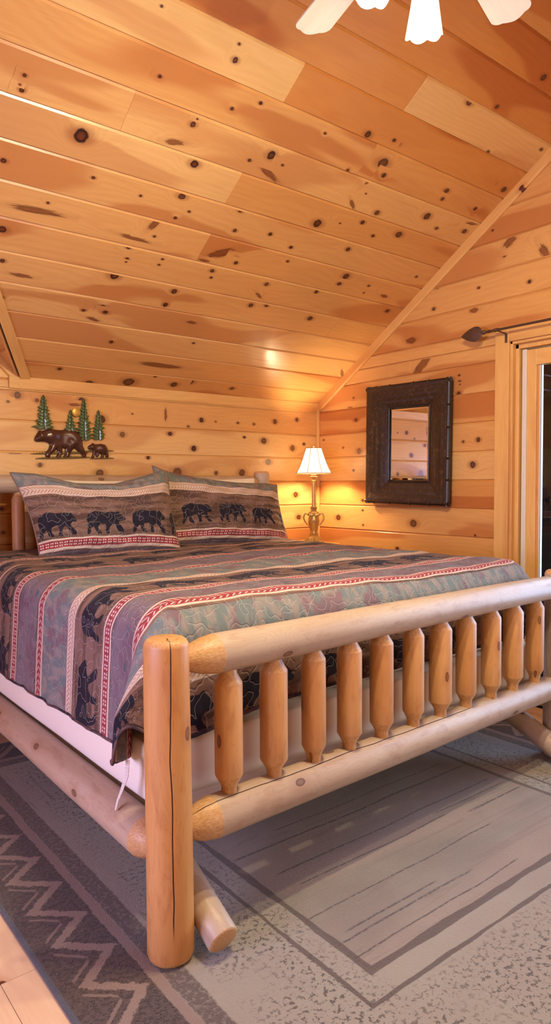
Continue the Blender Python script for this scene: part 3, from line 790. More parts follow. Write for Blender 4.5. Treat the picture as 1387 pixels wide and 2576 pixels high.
# the side of the check is chosen in the post's own ring coordinates
part(log((FA.x, FA.y, RZ0), (FA.x - .004, FA.y, .908), .0655, .0625, seed=1.3, round0=.022, round1=.020, wob=.012, n=40), 'foot_post', LOGC)
part(log((FB_.x, FB_.y, RZ0), (FB_.x, FB_.y, .908), .064, .062, seed=4.1, round0=.022, round1=.020, wob=.012, n=32), 'foot_post', LOG)
for x, s in ((.95, 2.2), (3.045, 5.5)):
    part(log((x, 3.985, 0), (x, 3.985, 1.413), .060, .056, seed=s, round0=.02, round1=.022, n=28), 'head_post', LOG)
P = lambda t, z, off=0: Vector((FA.x + FD.x * t + FD.y * off, FA.y + FD.y * t - FD.x * off, z))
TR = part(log(P(.045, .838), P(2.125, .834), .059, .0545, .115, .06, .45, seed=7.7, bow=-.004, n=32), 'top_rail', LOG)
LOGB = log_mat('checked_pine_rail', LL, LM, LR, crack=(.42, -.907, 3.08, 4.45, .0021))
part(log(P(.045, .362), P(2.125, .357), .062, .056, .10, .06, .45, seed=3.1, n=32), 'bottom_rail', LOGB)
TS = [.206, .381, .552, .722, .889, 1.071, 1.239, 1.411, 1.595, 1.768, 1.955]
for i, t in enumerate(TS):
    r = .0425 + .002 * math.sin(i * 2.3); m = MB(); zz = .752 + .012 * min(1, i * .5)
    prof = [(.392, .023, 1), (.437, .024, 1), (.447, .028, 1), (.470, r * .97, 1), (.474, r, 0), (.55, r, 0), (.64, r, 0), (zz - .012, r, 0), (zz - .006, r * .98, 1), (zz + .020, r * .62, 1), (.815, r * .5, 1)]
    lean = random.uniform(-.003, .003)
    m.tube([P(t + lean * (z - .6), z) for z, _, _ in prof], [q for _, q, _ in prof], 20, True, [c for _, _, c in prof], .015, i * 3.7)
    part(m, 'spindle', SL)
part(log((.922, 1.70, .315), (.935, 3.96, .318), .060, .060, .07, .07, .45, seed=9.2, n=32), 'side_rail', LOG)
part(log((3.10, 1.775, .315), (3.05, 3.96, .318), .058, .058, .07, .07, .45, seed=6.2, n=28), 'side_rail', LOG)
part(log((.99, 3.985, 1.332), (3.00, 3.985, 1.332), .052, .050, .06, .06, .5, seed=2.7, n=28), 'head_rail', LOG)
part(log((.99, 3.985, .62), (3.00, 3.985, .62), .052, .050, .06, .06, .5, seed=8.7, n=24), 'head_rail', LOG)
for i in range(11):
    x = 1.125 + i * .178; m = MB()
    prof = [(.64, .022, 1), (.70, .024, 1), (.735, .035, 0), (.95, .035, 0), (1.20, .035, 0), (1.245, .034, 1), (1.275, .022, 1), (1.31, .02, 1)]
    m.tube([(x, 3.985, z) for z, _, _ in prof], [q for _, q, _ in prof], 16, True, [c for _, _, c in prof], .015, i * 1.7)
    part(m, 'head_spindle', SL)
# diagonal braces from the foot posts back up to the side rails
part(log((1.047, 1.553, .062), (1.047, 2.28, .40), .047, .045, seed=5.1, round0=.006, round1=.006, n=24), 'brace', LOG)
part(log((2.997, 1.60, .055), (2.997, 2.36, .40), .049, .047, seed=2.1, round0=.006, round1=.006, n=24), 'brace', LOG)
for i in range(5):
    m = MB(); y = 1.95 + i * .45; m.box((1.0, y - .045, .224), (3.03, y + .045, .247), bev=.003); part(m, 'slat', TRIM, smooth=False)

# ------------------------------------------------------------------ mattress, box spring
def soft_box(lo, hi, r, nx=40, ny=40, nz=8, puff=0., wave=0.):
    """rounded box with slightly uneven faces"""
    lo, hi = Vector(lo), Vector(hi); c = (lo + hi) / 2; h = (hi - lo) / 2
    bm = bmesh.new(); bmesh.ops.create_cube(bm, size=2)
    bmesh.ops.subdivide_edges(bm, edges=bm.edges[:], cuts=14, use_grid_fill=True)
    for v in bm.verts:
        p = Vector((v.co.x * h.x, v.co.y * h.y, v.co.z * h.z))
        # cluster samples near the edges
        for k in range(3):
            t = p[k] / h[k]; p[k] = h[k] * math.copysign(1 - (1 - abs(t)) ** 1.6, t)
        q = Vector([max(-h[k] + r, min(h[k] - r, p[k])) for k in range(3)]); d = p - q
        if d.length > 1e-6: p = q + d.normalized() * r
        w = wave * math.sin(p.x * 9 + p.z * 7) * math.sin(p.y * 8 + 1)
        p = p * (1 + 0) + d.normalized() * w if d.length > 1e-6 else p
        if p.z > 0: p.z += puff * (1 - (p.x / h.x) ** 2) * (1 - (p.y / h.y) ** 2)
        v.co = p + c
    return bm
m = MB(); m.bm(soft_box((1.0, 1.83, .565), (3.025, 3.90, .915), .055, wave=.003))
tag(m.build('mattress', SHEET, ang=0), 'thick white mattress lying on the box spring under the bear quilt', 'mattress')
m = MB(); m.bm(soft_box((.958, 1.80, .371), (3.02, 3.90, .560), .022, wave=.002)); bxs = m.build('box_spring', SHEET, ang=0)
m = MB(); m.bm(soft_box((.992, 1.803, .25), (3.015, 3.88, .39), .015)); bp_ = m.build('base_panel', SHEET, ang=0); bp_.parent = bxs
tag(bxs, 'box spring in a white cotton cover, resting inside the log frame', 'box spring')

# ------------------------------------------------------------------ bear silhouette
BP = np.array([(350,300),(358,292),(370,285),(385,280),(400,278),(420,282),(440,285),(470,283),(488,286),(496,283),(501,279),(507,283),(509,288),(518,297),(526,307),(533,318),(531,325),(522,329),(507,328),(497,335),
      (496,343),(505,356),(514,370),(523,382),(519,389),(505,388),(497,384),(488,370),(478,348),(466,345),(455,358),(452,372),(456,385),(450,389),(435,387),(435,372),(438,360),(430,343),(405,346),(397,356),(399,370),(414,386),(410,391),(394,390),
      (383,378),(378,352),(362,367),(359,384),(352,391),(344,389),(342,380),(350,352),(346,322)], float)
BP = (BP - [342, 391]) / 191.; BP[:, 1] *= -1
def sdf(pts, poly):
    """signed distance, positive inside"""
    d = np.full(len(pts), 1e9); ins = np.zeros(len(pts), bool); n = len(poly)
    for i in range(n):
        a, b = poly[i], poly[(i + 1) % n]; e = b - a; w = pts - a
        t = np.clip((w @ e) / (e @ e + 1e-12), 0, 1); q = w - t[:, None] * e; d = np.minimum(d, (q ** 2).sum(1))
        c = ((a[1] > pts[:, 1]) != (b[1] > pts[:, 1]))
        with np.errstate(divide='ignore', invalid='ignore'):
            xi = (b[0] - a[0]) * (pts[:, 1] - a[1]) / (b[1] - a[1]) + a[0]
        ins ^= c & (pts[:, 0] < xi)
    return np.where(ins, 1, -1) * np.sqrt(d)
def bears(uv, rows):
    """rows: (u of the rear foot, baseline v, length)"""
    out = np.full(len(uv), -.05)
    for u0, v0, L in rows:
        k = (uv[:, 0] > u0 - .03) & (uv[:, 0] < u0 + L + .03) & (uv[:, 1] > v0 - .03) & (uv[:, 1] < v0 + L * .62 + .03)
        if k.any(): out[k] = np.maximum(out[k], sdf((uv[k] - [u0, v0]) / L, BP) * L)
    return out
def grid_faces(n, m):
    i, j = np.meshgrid(np.arange(m - 1), np.arange(n - 1), indexing='ij'); q = (i * n + j).ravel()
    return np.stack([q, q + 1, q + n + 1, q + n], 1)
def np_mesh(name, V, F, mats, attrs, smooth=True):
    me = D.meshes.new(name); me.vertices.add(len(V)); me.vertices.foreach_set('co', V.astype(np.float32).ravel())
    me.loops.add(F.size); me.loops.foreach_set('vertex_index', F.astype(np.int32).ravel())
    me.polygons.add(len(F)); me.polygons.foreach_set('loop_start', np.arange(0, F.size, F.shape[1], dtype=np.int32))
    me.update(calc_edges=True); me.validate()
    for k, a in attrs.items():
        a = np.asarray(a, np.float32)
        if a.ndim == 2: me.attributes.new(k, 'FLOAT_VECTOR', 'POINT').data.foreach_set('vector', a.ravel())
        else: me.attributes.new(k, 'FLOAT', 'POINT').data.foreach_set('value', a)
    return link(name, me, mats, smooth=smooth)

# ------------------------------------------------------------------ quilt
QX0, QX1, QY0, QZ, QR = .968, 3.064, 1.795, .954, .125
ARC = QR * PI / 2
def drape(U, V):
    a = np.where(U < QX0 + QR, QX0 + QR - U, np.where(U > QX1 - QR, U - (QX1 - QR), 0)); sx = np.where(U > 2, 1., -1.)
    b = np.where(V < QY0 + QR, QY0 + QR - V, 0)
    rho = np.hypot(a, b); th = np.arctan2(b, np.maximum(a, 1e-9)); s2 = np.where((a > 0) & (b > 0), np.sin(2 * th) ** 2, 0)
    rho2 = rho * (1 - .27 * s2)
    ang = np.minimum(rho2 / QR, PI / 2); out = QR * np.sin(ang); drop = QR * (1 - np.cos(ang)) + np.maximum(rho2 - ARC, 0)
    hang = np.clip((rho2 - ARC) / .35, 0, 1.4)
    flare = np.clip((rho2 - .13) / .24, 0, 1)
    ca, sa = np.cos(th), np.sin(th)
    bx = np.clip(U, QX0 + QR, QX1 - QR); by = np.maximum(V, QY0 + QR)
    fold = hang * (.005 * np.sin(V * 23 + 1.3 * np.sin(V * 7)) + .0025 * np.sin(V * 51 + 2)) * (a > 0) * (b <= 0) \
         + hang * (.008 * np.sin(U * 17 + 1)) * (b > 0) * (a <= 0)
    X = bx + sx * (out * ca + fold * (a > 0) + hang * .022 * (a > 0) + s2 ** .5 * flare * .125)
    Y = by - (out * sa + fold * (a <= 0)) + s2 * hang * .01
    puff = .012 * np.sin(U * 3.1 + .4) * np.sin(V * 2.7) + .004 * np.sin(U * 11 + V * 3) * np.sin(V * 13 - U * 2) + .0025 * np.sin(U * 31 + V * 17) * np.sin(V * 29)
    Z = QZ - drop + puff * (1 - np.clip(drop / .1, 0, 1)) + .008 * hang * np.sin(V * 3.3 + 1) * (a > 0) * (b <= 0)
    Z = Z - .060 * np.clip((1.50 - U) / .5, 0, 1) ** 1.3 * np.clip((b - .1) / .3, 0, 1) * (1 - s2)
    # the quilt hangs against the footboard's slant
    Y = Y + (X - 2.0) * .012 * np.clip(b * 8, 0, 1)
    return X, Y, Z
du = .0075
us = np.arange(QX0 + QR - ARC - .335, QX1 - QR + ARC + .29 + .001, du); vs = np.arange(QY0 + QR - ARC - .222, 3.93, du)
U, V = np.meshgrid(us, vs); U, V = U.ravel(), V.ravel()
Xq, Yq, Zq = drape(U, V); co = np.stack([Xq, Yq, Zq], 1)
n_, m_ = len(us), len(vs)
# normals for thickness
G = co.reshape(m_, n_, 3); tu = np.gradient(G, axis=1); tvv = np.gradient(G, axis=0); nr = np.cross(tu, tvv); nr /= np.linalg.norm(nr, axis=2, keepdims=True) + 1e-12
inner = (G - nr * .009).reshape(-1, 3)
rows = [(.52 + i * .345, 2.165, .27) for i in range(9)] + [(.46 + i * .36, 3.06, .27) for i in range(9)] + [(.60 + i * .33, 1.478, .24) for i in range(9)] + [(.62 + i * .30, 3.33, .17) for i in range(9)] + [(.7 + i * .32, 3.60, .22) for i in range(8)]
uv = np.stack([U, V], 1); bd = bears(uv, rows)
F = grid_faces(n_, m_); nb = n_ * m_
bidx = np.concatenate([np.arange(n_), np.arange(1, m_) * n_ + n_ - 1, np.arange(n_ - 2, -1, -1) + (m_ - 1) * n_, np.arange(m_ - 2, 0, -1) * n_])
nx_ = np.roll(bidx, -1); rim = np.stack([bidx, bidx + nb, nx_ + nb, nx_], 1)
Fa = np.concatenate([F, F[:, ::-1] + nb, rim]); hgv = np.clip((QX0 + QR - U) / .2, 0, 1) + np.clip((U - QX1 + QR) / .2, 0, 1); fuv = np.concatenate([np.stack([U, V, hgv], 1)] * 2)
quilt = np_mesh('bear_quilt', np.concatenate([co, inner]), Fa, QUILT, {'fuv': fuv, 'bear': np.concatenate([bd, bd])})
tag(quilt, 'striped quilt with walking black bears spread over the mattress, hanging over its sides', 'quilt')
# bound hem along the free edge and a care label at the corner
hm = MB()
edge = [Vector(co[j * n_]) for j in range(m_ - 1, -1, -6)] + [Vector(co[i]) for i in range(0, n_, 6)] + [Vector(co[j * n_ + n_ - 1]) for j in range(0, m_, 6)]
hm.tube(edge, .0050, 8)
HEM = Mat('striped_binding'); hu, hv, hw = HEM.attrv('wuv'); HEM.color(HEM.mix((HEM.noise(HEM.vec(hu * 9, 0., 0.), 1., 2, .6)).step(.45, .55), srgb(104, 74, 72), srgb(44, 34, 46))).set(rough=.8)
hb = hm.build('hem_binding', HEM, ang=0); hb.parent = quilt
tm = MB(); tp = [Vector((.905, 1.84, .520)), Vector((.903, 1.845, .470)), Vector((.893, 1.855, .430)), Vector((.883, 1.865, .395)), Vector((.878, 1.87, .365))]
Vt, Ft, Wt = [], [], []
for i, p in enumerate(tp):
    w = .013 * (1 - .14 * i) ; tw = .25 * math.sin(i * 1.3)
    d = Vector((math.sin(tw) * .3, -math.cos(tw), .25)).normalized() * w
    for s_, o_ in ((-1, 0), (1, 0), (1, .0012), (-1, .0012)):
        Vt.append(p + d * s_ + Vector((-o_, 0, 0))); Wt.append((s_ * w, i * .045, 0))
for i in range(len(tp) - 1):
    for k in range(4): q = i * 4 + k; r_ = i * 4 + (k + 1) % 4; Ft.append((q, r_, r_ + 4, q + 4))
tm.add(Vt, Ft, Wt); tg = tm.build('care_label', TAGM, ang=30); tg.parent = quilt; tag(tg, 'small white printed care label hanging from the quilt corner')

# ------------------------------------------------------------------ pillows
SEAMM = fabric('taupe_piping', srgb(128, 104, 92), srgb(104, 82, 74))
def pillow(name, w, h, T, loc, rx, rz, ry, mat, label, cat, group=None, brs=None, top=None, side=None, seed=0., v0=0.):
    n, m_ = 150, 84
    s = np.linspace(-1, 1, n); t = np.linspace(-1, 1, m_); s = np.sign(s) * (1 - (1 - np.abs(s)) ** 1.25); t = np.sign(t) * (1 - (1 - np.abs(t)) ** 1.25)
    Sg, Tg = np.meshgrid(s, t); Sg, Tg = Sg.ravel(), Tg.ravel()
    X = Sg * w / 2 * (1 - .045 * (1 - Tg ** 2)); Z = Tg * h / 2 * (1 - .06 * (1 - Sg ** 2))
    if top is not None: Z = Z + np.interp(Sg, top[0], top[1]) * np.clip((Tg + 1) / 2, 0, 1) ** 2
    if side is not None: X = X + np.interp(Tg, side[0], side[1]) * np.clip(-Sg, 0, 1) ** 2
    th = T * ((1 - Sg ** 4).clip(0) ** .7) * ((1 - Tg ** 4).clip(0) ** .7)
    wr = (.006 * np.sin(Sg * 9 + Tg * 4 + seed) * np.sin(Tg * 7 - seed) + .004 * np.sin(Sg * 21 - Tg * 9 + seed) + .003 * np.sin(Tg * 31 + Sg * 5 + seed * 2)) * np.clip(th / T * 2, 0, 1)
    f = np.stack([X, -(th / 2 + wr), Z], 1); b = np.stack([X, th / 2 - wr * .4, Z], 1)
    F = grid_faces(n, m_); N_ = n * m_
    bi = np.concatenate([np.arange(n), np.arange(1, m_) * n + n - 1, np.arange(n - 2, -1, -1) + (m_ - 1) * n, np.arange(m_ - 2, 0, -1) * n]); nx = np.roll(bi, -1)
    Fa = np.concatenate([F, F[:, ::-1] + N_, np.stack([bi, bi + N_, nx + N_, nx], 1)])
    lx, lz = Sg * w / 2, (Tg + 1) * h / 2
    # print runs: red dotted band low, bears, stripes, herringbone band, blotched top
    vv = np.interp(lz, [0, .035, .075, h * .70, h * .70 + .06, h], [2.06, 2.085, 2.13, 2.372, 2.438, 2.60])
    fuv = np.stack([lx + 5 + seed, vv, lx * 0], 1); bd = bears(np.stack([lx, lz], 1), brs) if brs else np.full(len(lx), -.05)
    o = np_mesh(name, np.concatenate([f, b]), Fa, mat, {'fuv': np.concatenate([fuv, fuv]), 'bear': np.concatenate([bd, bd])})
    o.location = loc; o.rotation_euler = (rx, ry, rz)
    # corded edge
    cm = MB(); cm.tube([Vector(f[i]) * .5 + Vector(b[i]) * .5 for i in bi[::3]] + [Vector(f[bi[0]]) * .5 + Vector(b[bi[0]]) * .5], .0045, 6)
    c = cm.build('edge_seam', SEAMM if brs else SHEET, ang=0); c.parent = o
    return tag(o, label, cat, group)
PL = pillow('bear_pillow', .905, .475, .20, (1.66, 3.640, 1.160), math.radians(-20), math.radians(-2), math.radians(1.0), QUILT,
       'bear-print quilted pillow sham on the left, overlapping the pillow beside it, leaning on the headboard', 'pillow', 'bear-print pillow shams on the bed', brs=[(-.44, .09, .235), (-.155, .09, .245), (.125, .09, .24), (.395, .09, .24)],
       top=([-1, -.75, -.3, .2, .62, .9, 1], [.0, .0, -.045, -.045, .0, .035, .03]), side=([-1, 0, 1], [.075, .03, -.03]), seed=.7)
PR = pillow('bear_pillow', .98, .47, .19, (2.555, 3.735, 1.150), math.radians(-22), math.radians(1), math.radians(3.0), QUILT,
       'bear-print quilted pillow sham nearest the lit table lamp, leaning on the headboard', 'pillow', 'bear-print pillow shams on the bed', brs=[(-.40, .115, .22), (-.125, .12, .225), (.15, .115, .205), (.42, .11, .2)],
       top=([-1, -.8, -.3, .3, .8, 1], [.05, .02, -.005, -.02, -.02, -.03]), seed=2.9)
pillow('white_pillow', .64, .42, .08, (1.80, 3.865, 1.150), math.radians(-14), 0, 0, SHEET, 'white pillow tucked behind the left bear-print sham', 'pillow', 'white pillows behind the shams', seed=1.9)
pillow('white_pillow', .66, .40, .07, (2.60, 3.885, 1.165), math.radians(-12), 0, 0, SHEET, 'white pillow tucked behind the bear-print sham nearest the lamp', 'pillow', 'white pillows behind the shams', seed=3.3)
# ------------------------------------------------------------------ nightstand and lamp in the corner
NX, NY, NZ = 3.42, 3.84, .888
ns = tag(empty('nightstand', (NX, NY, 0)), 'small pine log nightstand in the corner between the bed and the wall', 'nightstand')
m = MB(); m.box((NX - .27, NY - .20, NZ - .03), (NX + .085, NY + .22, NZ), bev=.006); part(m, 'top', TRIM, parent=ns, smooth=False)
for dx in (-.225, .045):
    for dy in (-.17, .17): part(log((NX + dx, NY + dy, 0), (NX + dx, NY + dy, NZ - .03), .032, .03, seed=dx * 9 + dy * 5, round0=.01, round1=.004, n=16), 'leg', LOG, parent=ns)
m = MB(); m.box((NX - .235, NY - .16, NZ - .26), (NX + .055, NY + .17, NZ - .03), bev=.004); part(m, 'drawer_case', TRIM, parent=ns, smooth=False)
m = MB(); m.box((NX - .22, NY - .178, NZ - .24), (NX + .04, NY - .161, NZ - .05), bev=.004); dw = part(m, 'drawer', TRIM, parent=ns, smooth=False)
m = MB(); m.lathe([(0, 0), (.012, 0), (.016, .012), (.010, .02), (0, .022)], 16)
kb = m.build('knob', IRON); kb.parent = dw; kb.matrix_parent_inverse = Matrix(); kb.location = (NX - .09, NY - .178, NZ - .145); kb.rotation_euler = (PI / 2, 0, 0)
m = MB(); m.box((NX - .235, NY - .17, .22), (NX + .055, NY + .17, .24), bev=.003); part(m, 'shelf', TRIM, parent=ns, smooth=False)

lamp = tag(empty('table_lamp', (NX, NY, NZ), math.radians(-38.5)), 'lit brass table lamp with urn base and bell shade, on the corner nightstand', 'lamp')
def lp(mb, name, mat, ang=40, parent=lamp): o = mb.build(name, mat, ang=ang); o.parent = parent; return o
m = MB(); m.lathe([(0, 0), (.073, 0), (.075, .006), (.070, .012), (.066, .014)], 40)
m.lathe([(.066, .014), (.060, .026), (.045, .040), (.034, .048), (.030, .056)], 60, flute=20, fl=.05)
m.lathe([(.030, .056), (.034, .064), (.029, .074), (.027, .082), (.029, .092), (.034, .118), (.040, .142), (.043, .152), (.040, .158), (.042, .165), (.040, .172), (.038, .190), (.036, .196)], 40)
m.lathe([(.036, .196), (.043, .200), (.042, .212), (.032, .226), (.022, .232)], 60, flute=18, fl=.06)
m.lathe([(.024, .232), (.020, .238), (.024, .252), (.027, .262), (.024, .264), (.0, .264)], 32)
lp(m, 'urn_base', BRASS)
for s in (-1, 1):
    m = MB(); pts = []
    for k in range(20):
        t = k / 19; a = PI * (-.55 + 1.75 * t)
        pts.append(((.040 + .034 * math.sin(min(t * 1.25, 1) * PI * .78) - (.02 if t > .85 else 0) * (t - .85) * 6) * s, 0, .125 + .115 * t - (.035 * max(0, t - .82) / .18)))
    m.tube(pts, [.0045 + .002 * math.sin(PI * k / 19) for k in range(20)], 10)
    lp(m, 'handle', BRASS)
m = MB(); m.lathe([(.0, .262), (.0185, .262), (.0155, .270), (.0145, .30), (.0135, .40), (.0125, .452), (.016, .456), (.0125, .462), (.015, .470), (.027, .484), (.029, .488), (.018, .491), (.018, .500), (.021, .504), (.012, .507), (.012, .53), (.0, .53)], 28)
lp(m, 'column', BRASS)
m = MB(); m.lathe([(.0, .52), (.014, .52), (.016, .56), (.0, .562)], 20); lp(m, 'socket', BRASS)
m = MB(); m.lathe([(0, .558), (.012, .56), (.026, .585), (.028, .60), (.022, .62), (0, .628)], 20); lp(m, 'bulb', glow('lit_reading_bulb', (1, .74, .42), 800.))
# eight-panel bell shade
SH = [(.139, .512), (.127, .530), (.111, .560), (.096, .595), (.083, .630), (.071, .665), (.061, .698)]
m = MB(); NP = 8; per = 6
def ring(r, z, out=0):
    o_ = []
    for j in range(NP):
        a0, a1 = 2 * PI * (j + .5) / NP, 2 * PI * (j + 1.5) / NP; p, q = Vector((math.cos(a0), math.sin(a0), 0)) * r, Vector((math.cos(a1), math.sin(a1), 0)) * r
        for k in range(per):
            t = k / per; v = p.lerp(q, t); v *= 1 - .02 * math.sin(PI * t) ; o_.append((v.x, v.y, z))
    return o_
V_, F_ = [], []
NN = NP * per
for r, z in SH: V_ += ring(r, z)
for i in range(len(SH) - 1):
    for j in range(NN): q = i * NN + j; r_ = i * NN + (j + 1) % NN; F_.append((q, r_, r_ + NN, q + NN))
o0 = len(V_)
for r, z in SH: V_ += ring(r - .0015, z)
for i in range(len(SH) - 1):
    for j in range(NN): q = o0 + i * NN + j; r_ = o0 + i * NN + (j + 1) % NN; F_.append((q, q + NN, r_ + NN, r_))
m.add(V_, F_); shd = lp(m, 'lamp_shade', LSHADE, 0)
TRIMC = fabric('tan_braid', srgb(190, 140, 100), srgb(160, 112, 78), .8, 200.)
for j in range(NP):
    a = 2 * PI * (j + .5) / NP; m = MB(); m.tube([((r + .001) * math.cos(a), (r + .001) * math.sin(a), z) for r, z in SH], .0022, 6); lp(m, 'shade_rib', TRIMC, 0, shd)
for r, z in (SH[0], SH[-1]):
    m = MB(); pts = ring(r + .001, z); m.tube(pts + [pts[0]], .0034, 6, caps=False); lp(m, 'shade_band', TRIMC, 0, shd)
m = MB(); m.tube([(-.061, 0, .69), (0, 0, .688), (.061, 0, .69)], .0015, 6); m.tube([(0, -.061, .69), (0, 0, .688), (0, .061, .69)], .0015, 6); m.lathe([(.0, .66), (.004, .66), (.004, .70), (.007, .705), (.006, .715), (0, .72)], 12); lp(m, 'finial', BRASS)

# ------------------------------------------------------------------ wall mirror in a woven frame, on the right wall
MY, MZ = 3.155, 1.592
mir = tag(empty('wall_mirror', (XR, MY, MZ)), 'mirror in a wide dark woven rattan frame hanging on the right wall', 'mirror')
mir.rotation_euler = (math.radians(0.9), 0, 0)
ho, wo, hi_, wi = .398, .352, .256, .180          # half sizes outer / inner
def mp(mb, name, mat, ang=40, smooth=True): o = mb.build(name, mat, smooth=smooth, ang=ang); o.parent = mir; return o
ot, it = .064, .020        # stand-off of the frame at the outer and inner edge
for k, (ax, so, si, lo_, li) in enumerate((('z', ho, hi_, wo, wi), ('z', -ho, -hi_, wo, wi), ('y', wo, wi, ho, hi_), ('y', -wo, -wi, ho, hi_))):
    V_, F_, W_ = [], [], []; R_ = 10; Cn = 24
    for i in range(R_ + 1):
        t = i / R_; s_ = so + (si - so) * t; l_ = lo_ + (li - lo_) * t; off = ot + (it - ot) * t ** 1.3 + .012 * math.sin(PI * t)
        for j in range(Cn + 1):
            u_ = (j / Cn * 2 - 1) * l_
            V_.append((-off, u_, s_) if ax == 'z' else (-off, s_, u_)); W_.append((u_ + k, abs(s_) * 1.0, 0))
    for i in range(R_):
        for j in range(Cn):
            q = i * (Cn + 1) + j; F_.append((q, q + 1, q + Cn + 2, q + Cn + 1))
    m = MB(); m.add(V_, F_, W_)
    # back edge closed to the wall
    b0 = len(m.V); e = [(V_[j][0], V_[j][1], V_[j][2]) for j in range(Cn + 1)]
    m.add([p for p in e] + [(-.0, p[1], p[2]) for p in e], [(j, Cn + 1 + j, Cn + 2 + j, j + 1) for j in range(Cn)])
    mp(m, 'woven_panel', WEAVE, 30)
for k, (a, b) in enumerate((((wo, -ho), (wo, ho)), ((-wo, -ho), (-wo, ho)), ((-wo, ho), (wo, ho)), ((-wo, -ho), (wo, -ho)))):
    m = MB(); p0, p1 = Vector((-.046, a[0], a[1])), Vector((-.046, b[0], b[1])); L = (p1 - p0).length; d = (p1 - p0) / L
    ts, rs_ = [], []; x = -.018; nodes = [.14 + .17 * i + .02 * math.sin(i * 3 + k) for i in range(5)]
    st = [(-.018, .017), (L + .018, .017)]
    for q in nodes:
        if q < L - .05: st += [(q - .012, .0168), (q - .004, .0165), (q, .0205), (q + .004, .0165), (q + .012, .0172)]
    st.sort(); m.tube([p0 + d * t for t, _ in st], [r for _, r in st], 14); mp(m, 'bamboo_edge', BAMBOO, 60)
m = MB()
for a, b in (((wi, -hi_), (wi, hi_)), ((-wi, -hi_), (-wi, hi_)), ((-wi, hi_), (wi, hi_)), ((-wi, -hi_), (wi, -hi_))): m.tube([(-.022, *a), (-.022, *b)], .007, 10)
mp(m, 'inner_edge', BAMBOO)
# bevelled glass
bv = .022; V_ = []
for s_, n_o in ((0, .0125), (bv, .0165)):
    for y_, z_ in ((-1, -1), (1, -1), (1, 1), (-1, 1)): V_.append((-n_o, y_ * (wi - s_), z_ * (hi_ - s_)))
m = MB(); m.add(V_, [(3, 2, 1, 0)[::-1] if 0 else (4, 5, 6, 7)[::-1]] + [(i, (i + 1) % 4, 4 + (i + 1) % 4, 4 + i)[::-1] for i in range(4)])
m.box((-.0124, -wi - .01, -hi_ - .01), (-.002, wi + .01, hi_ + .01))
mp(m, 'mirror_glass', MIRROR, smooth=False)

# ------------------------------------------------------------------ curtain rod over the door
rod = tag(empty('curtain_rod', (XR, 2.40, 2.21)), 'thin dark metal curtain rod with a leaf finial above the sliding door', 'curtain rod')
def rp(mb, name, mat=IRON, ang=40): o = mb.build(name, mat, ang=ang); o.parent = rod; return o
RXO, RZO = -.095, .018
m = MB(); m.tube([(RXO, .075, RZO), (RXO, -2.1, RZO)], .0075, 14); rp(m, 'rod')
m = MB(); m.tube([(RXO, .125, RZO), (RXO, .118, RZO), (RXO, .112, RZO), (RXO, .10, RZO), (RXO, .094, RZO), (RXO, .07, RZO), (RXO, .066, RZO)], [.004, .010, .0125, .012, .008, .009, .0105], 14); rp(m, 'collar')
m = MB(); m.tube([(RXO, .035, RZO), (RXO, .030, RZO), (RXO, .016, RZO), (RXO, .011, RZO)], [.0078, .011, .011, .0078], 14); rp(m, 'collar')
# leaf finial
LN, LH = .150, .044; V_, F_ = [], []; nu, nw = 28, 17
for side in (1, -1):
    for i in range(nu + 1):
        t = i / nu; hw = LH * (math.sin(PI * t ** .62) ** .8 if 0 < t < 1 else 0) + .0015
        for j in range(nw):
            s_ = j / (nw - 1) * 2 - 1
            vein = .0016 * max(0, math.cos((t * 9 - abs(s_) * 1.9) * 2 * PI)) ** 3 * (1 - abs(s_)) + .0022 * math.exp(-(s_ * 6) ** 2)
            th_ = .0075 * (1 - s_ * s_) * math.sin(PI * min(max(t, .02), .98)) + vein
            V_.append((RXO - side * th_, .118 + LN * (1 - 0) * t - 0, RZO + s_ * hw))
    o_ = 0 if side == 1 else (nu + 1) * nw
    for i in range(nu):
        for j in range(nw - 1):
            q = o_ + i * nw + j; f_ = (q, q + 1, q + nw + 1, q + nw); F_.append(f_ if side == 1 else f_[::-1])
m = MB(); m.add(V_, F_); rp(m, 'leaf_finial', ang=60)
for yb in (-.0, -1.95):
    m = MB(); m.box((-.0255, yb - .008, -.052), (-.0225, yb + .008, .0), bev=.001)
    m.tube([(-.0245, yb, -.006), (-.032, yb, .0), (-.06, yb + .006, .006), (RXO, yb + .012, RZO - .006)], .0042, 8)
    m.tube([(RXO, yb + .006, RZO), (RXO, yb + .018, RZO)], .0098, 14); rp(m, 'bracket')

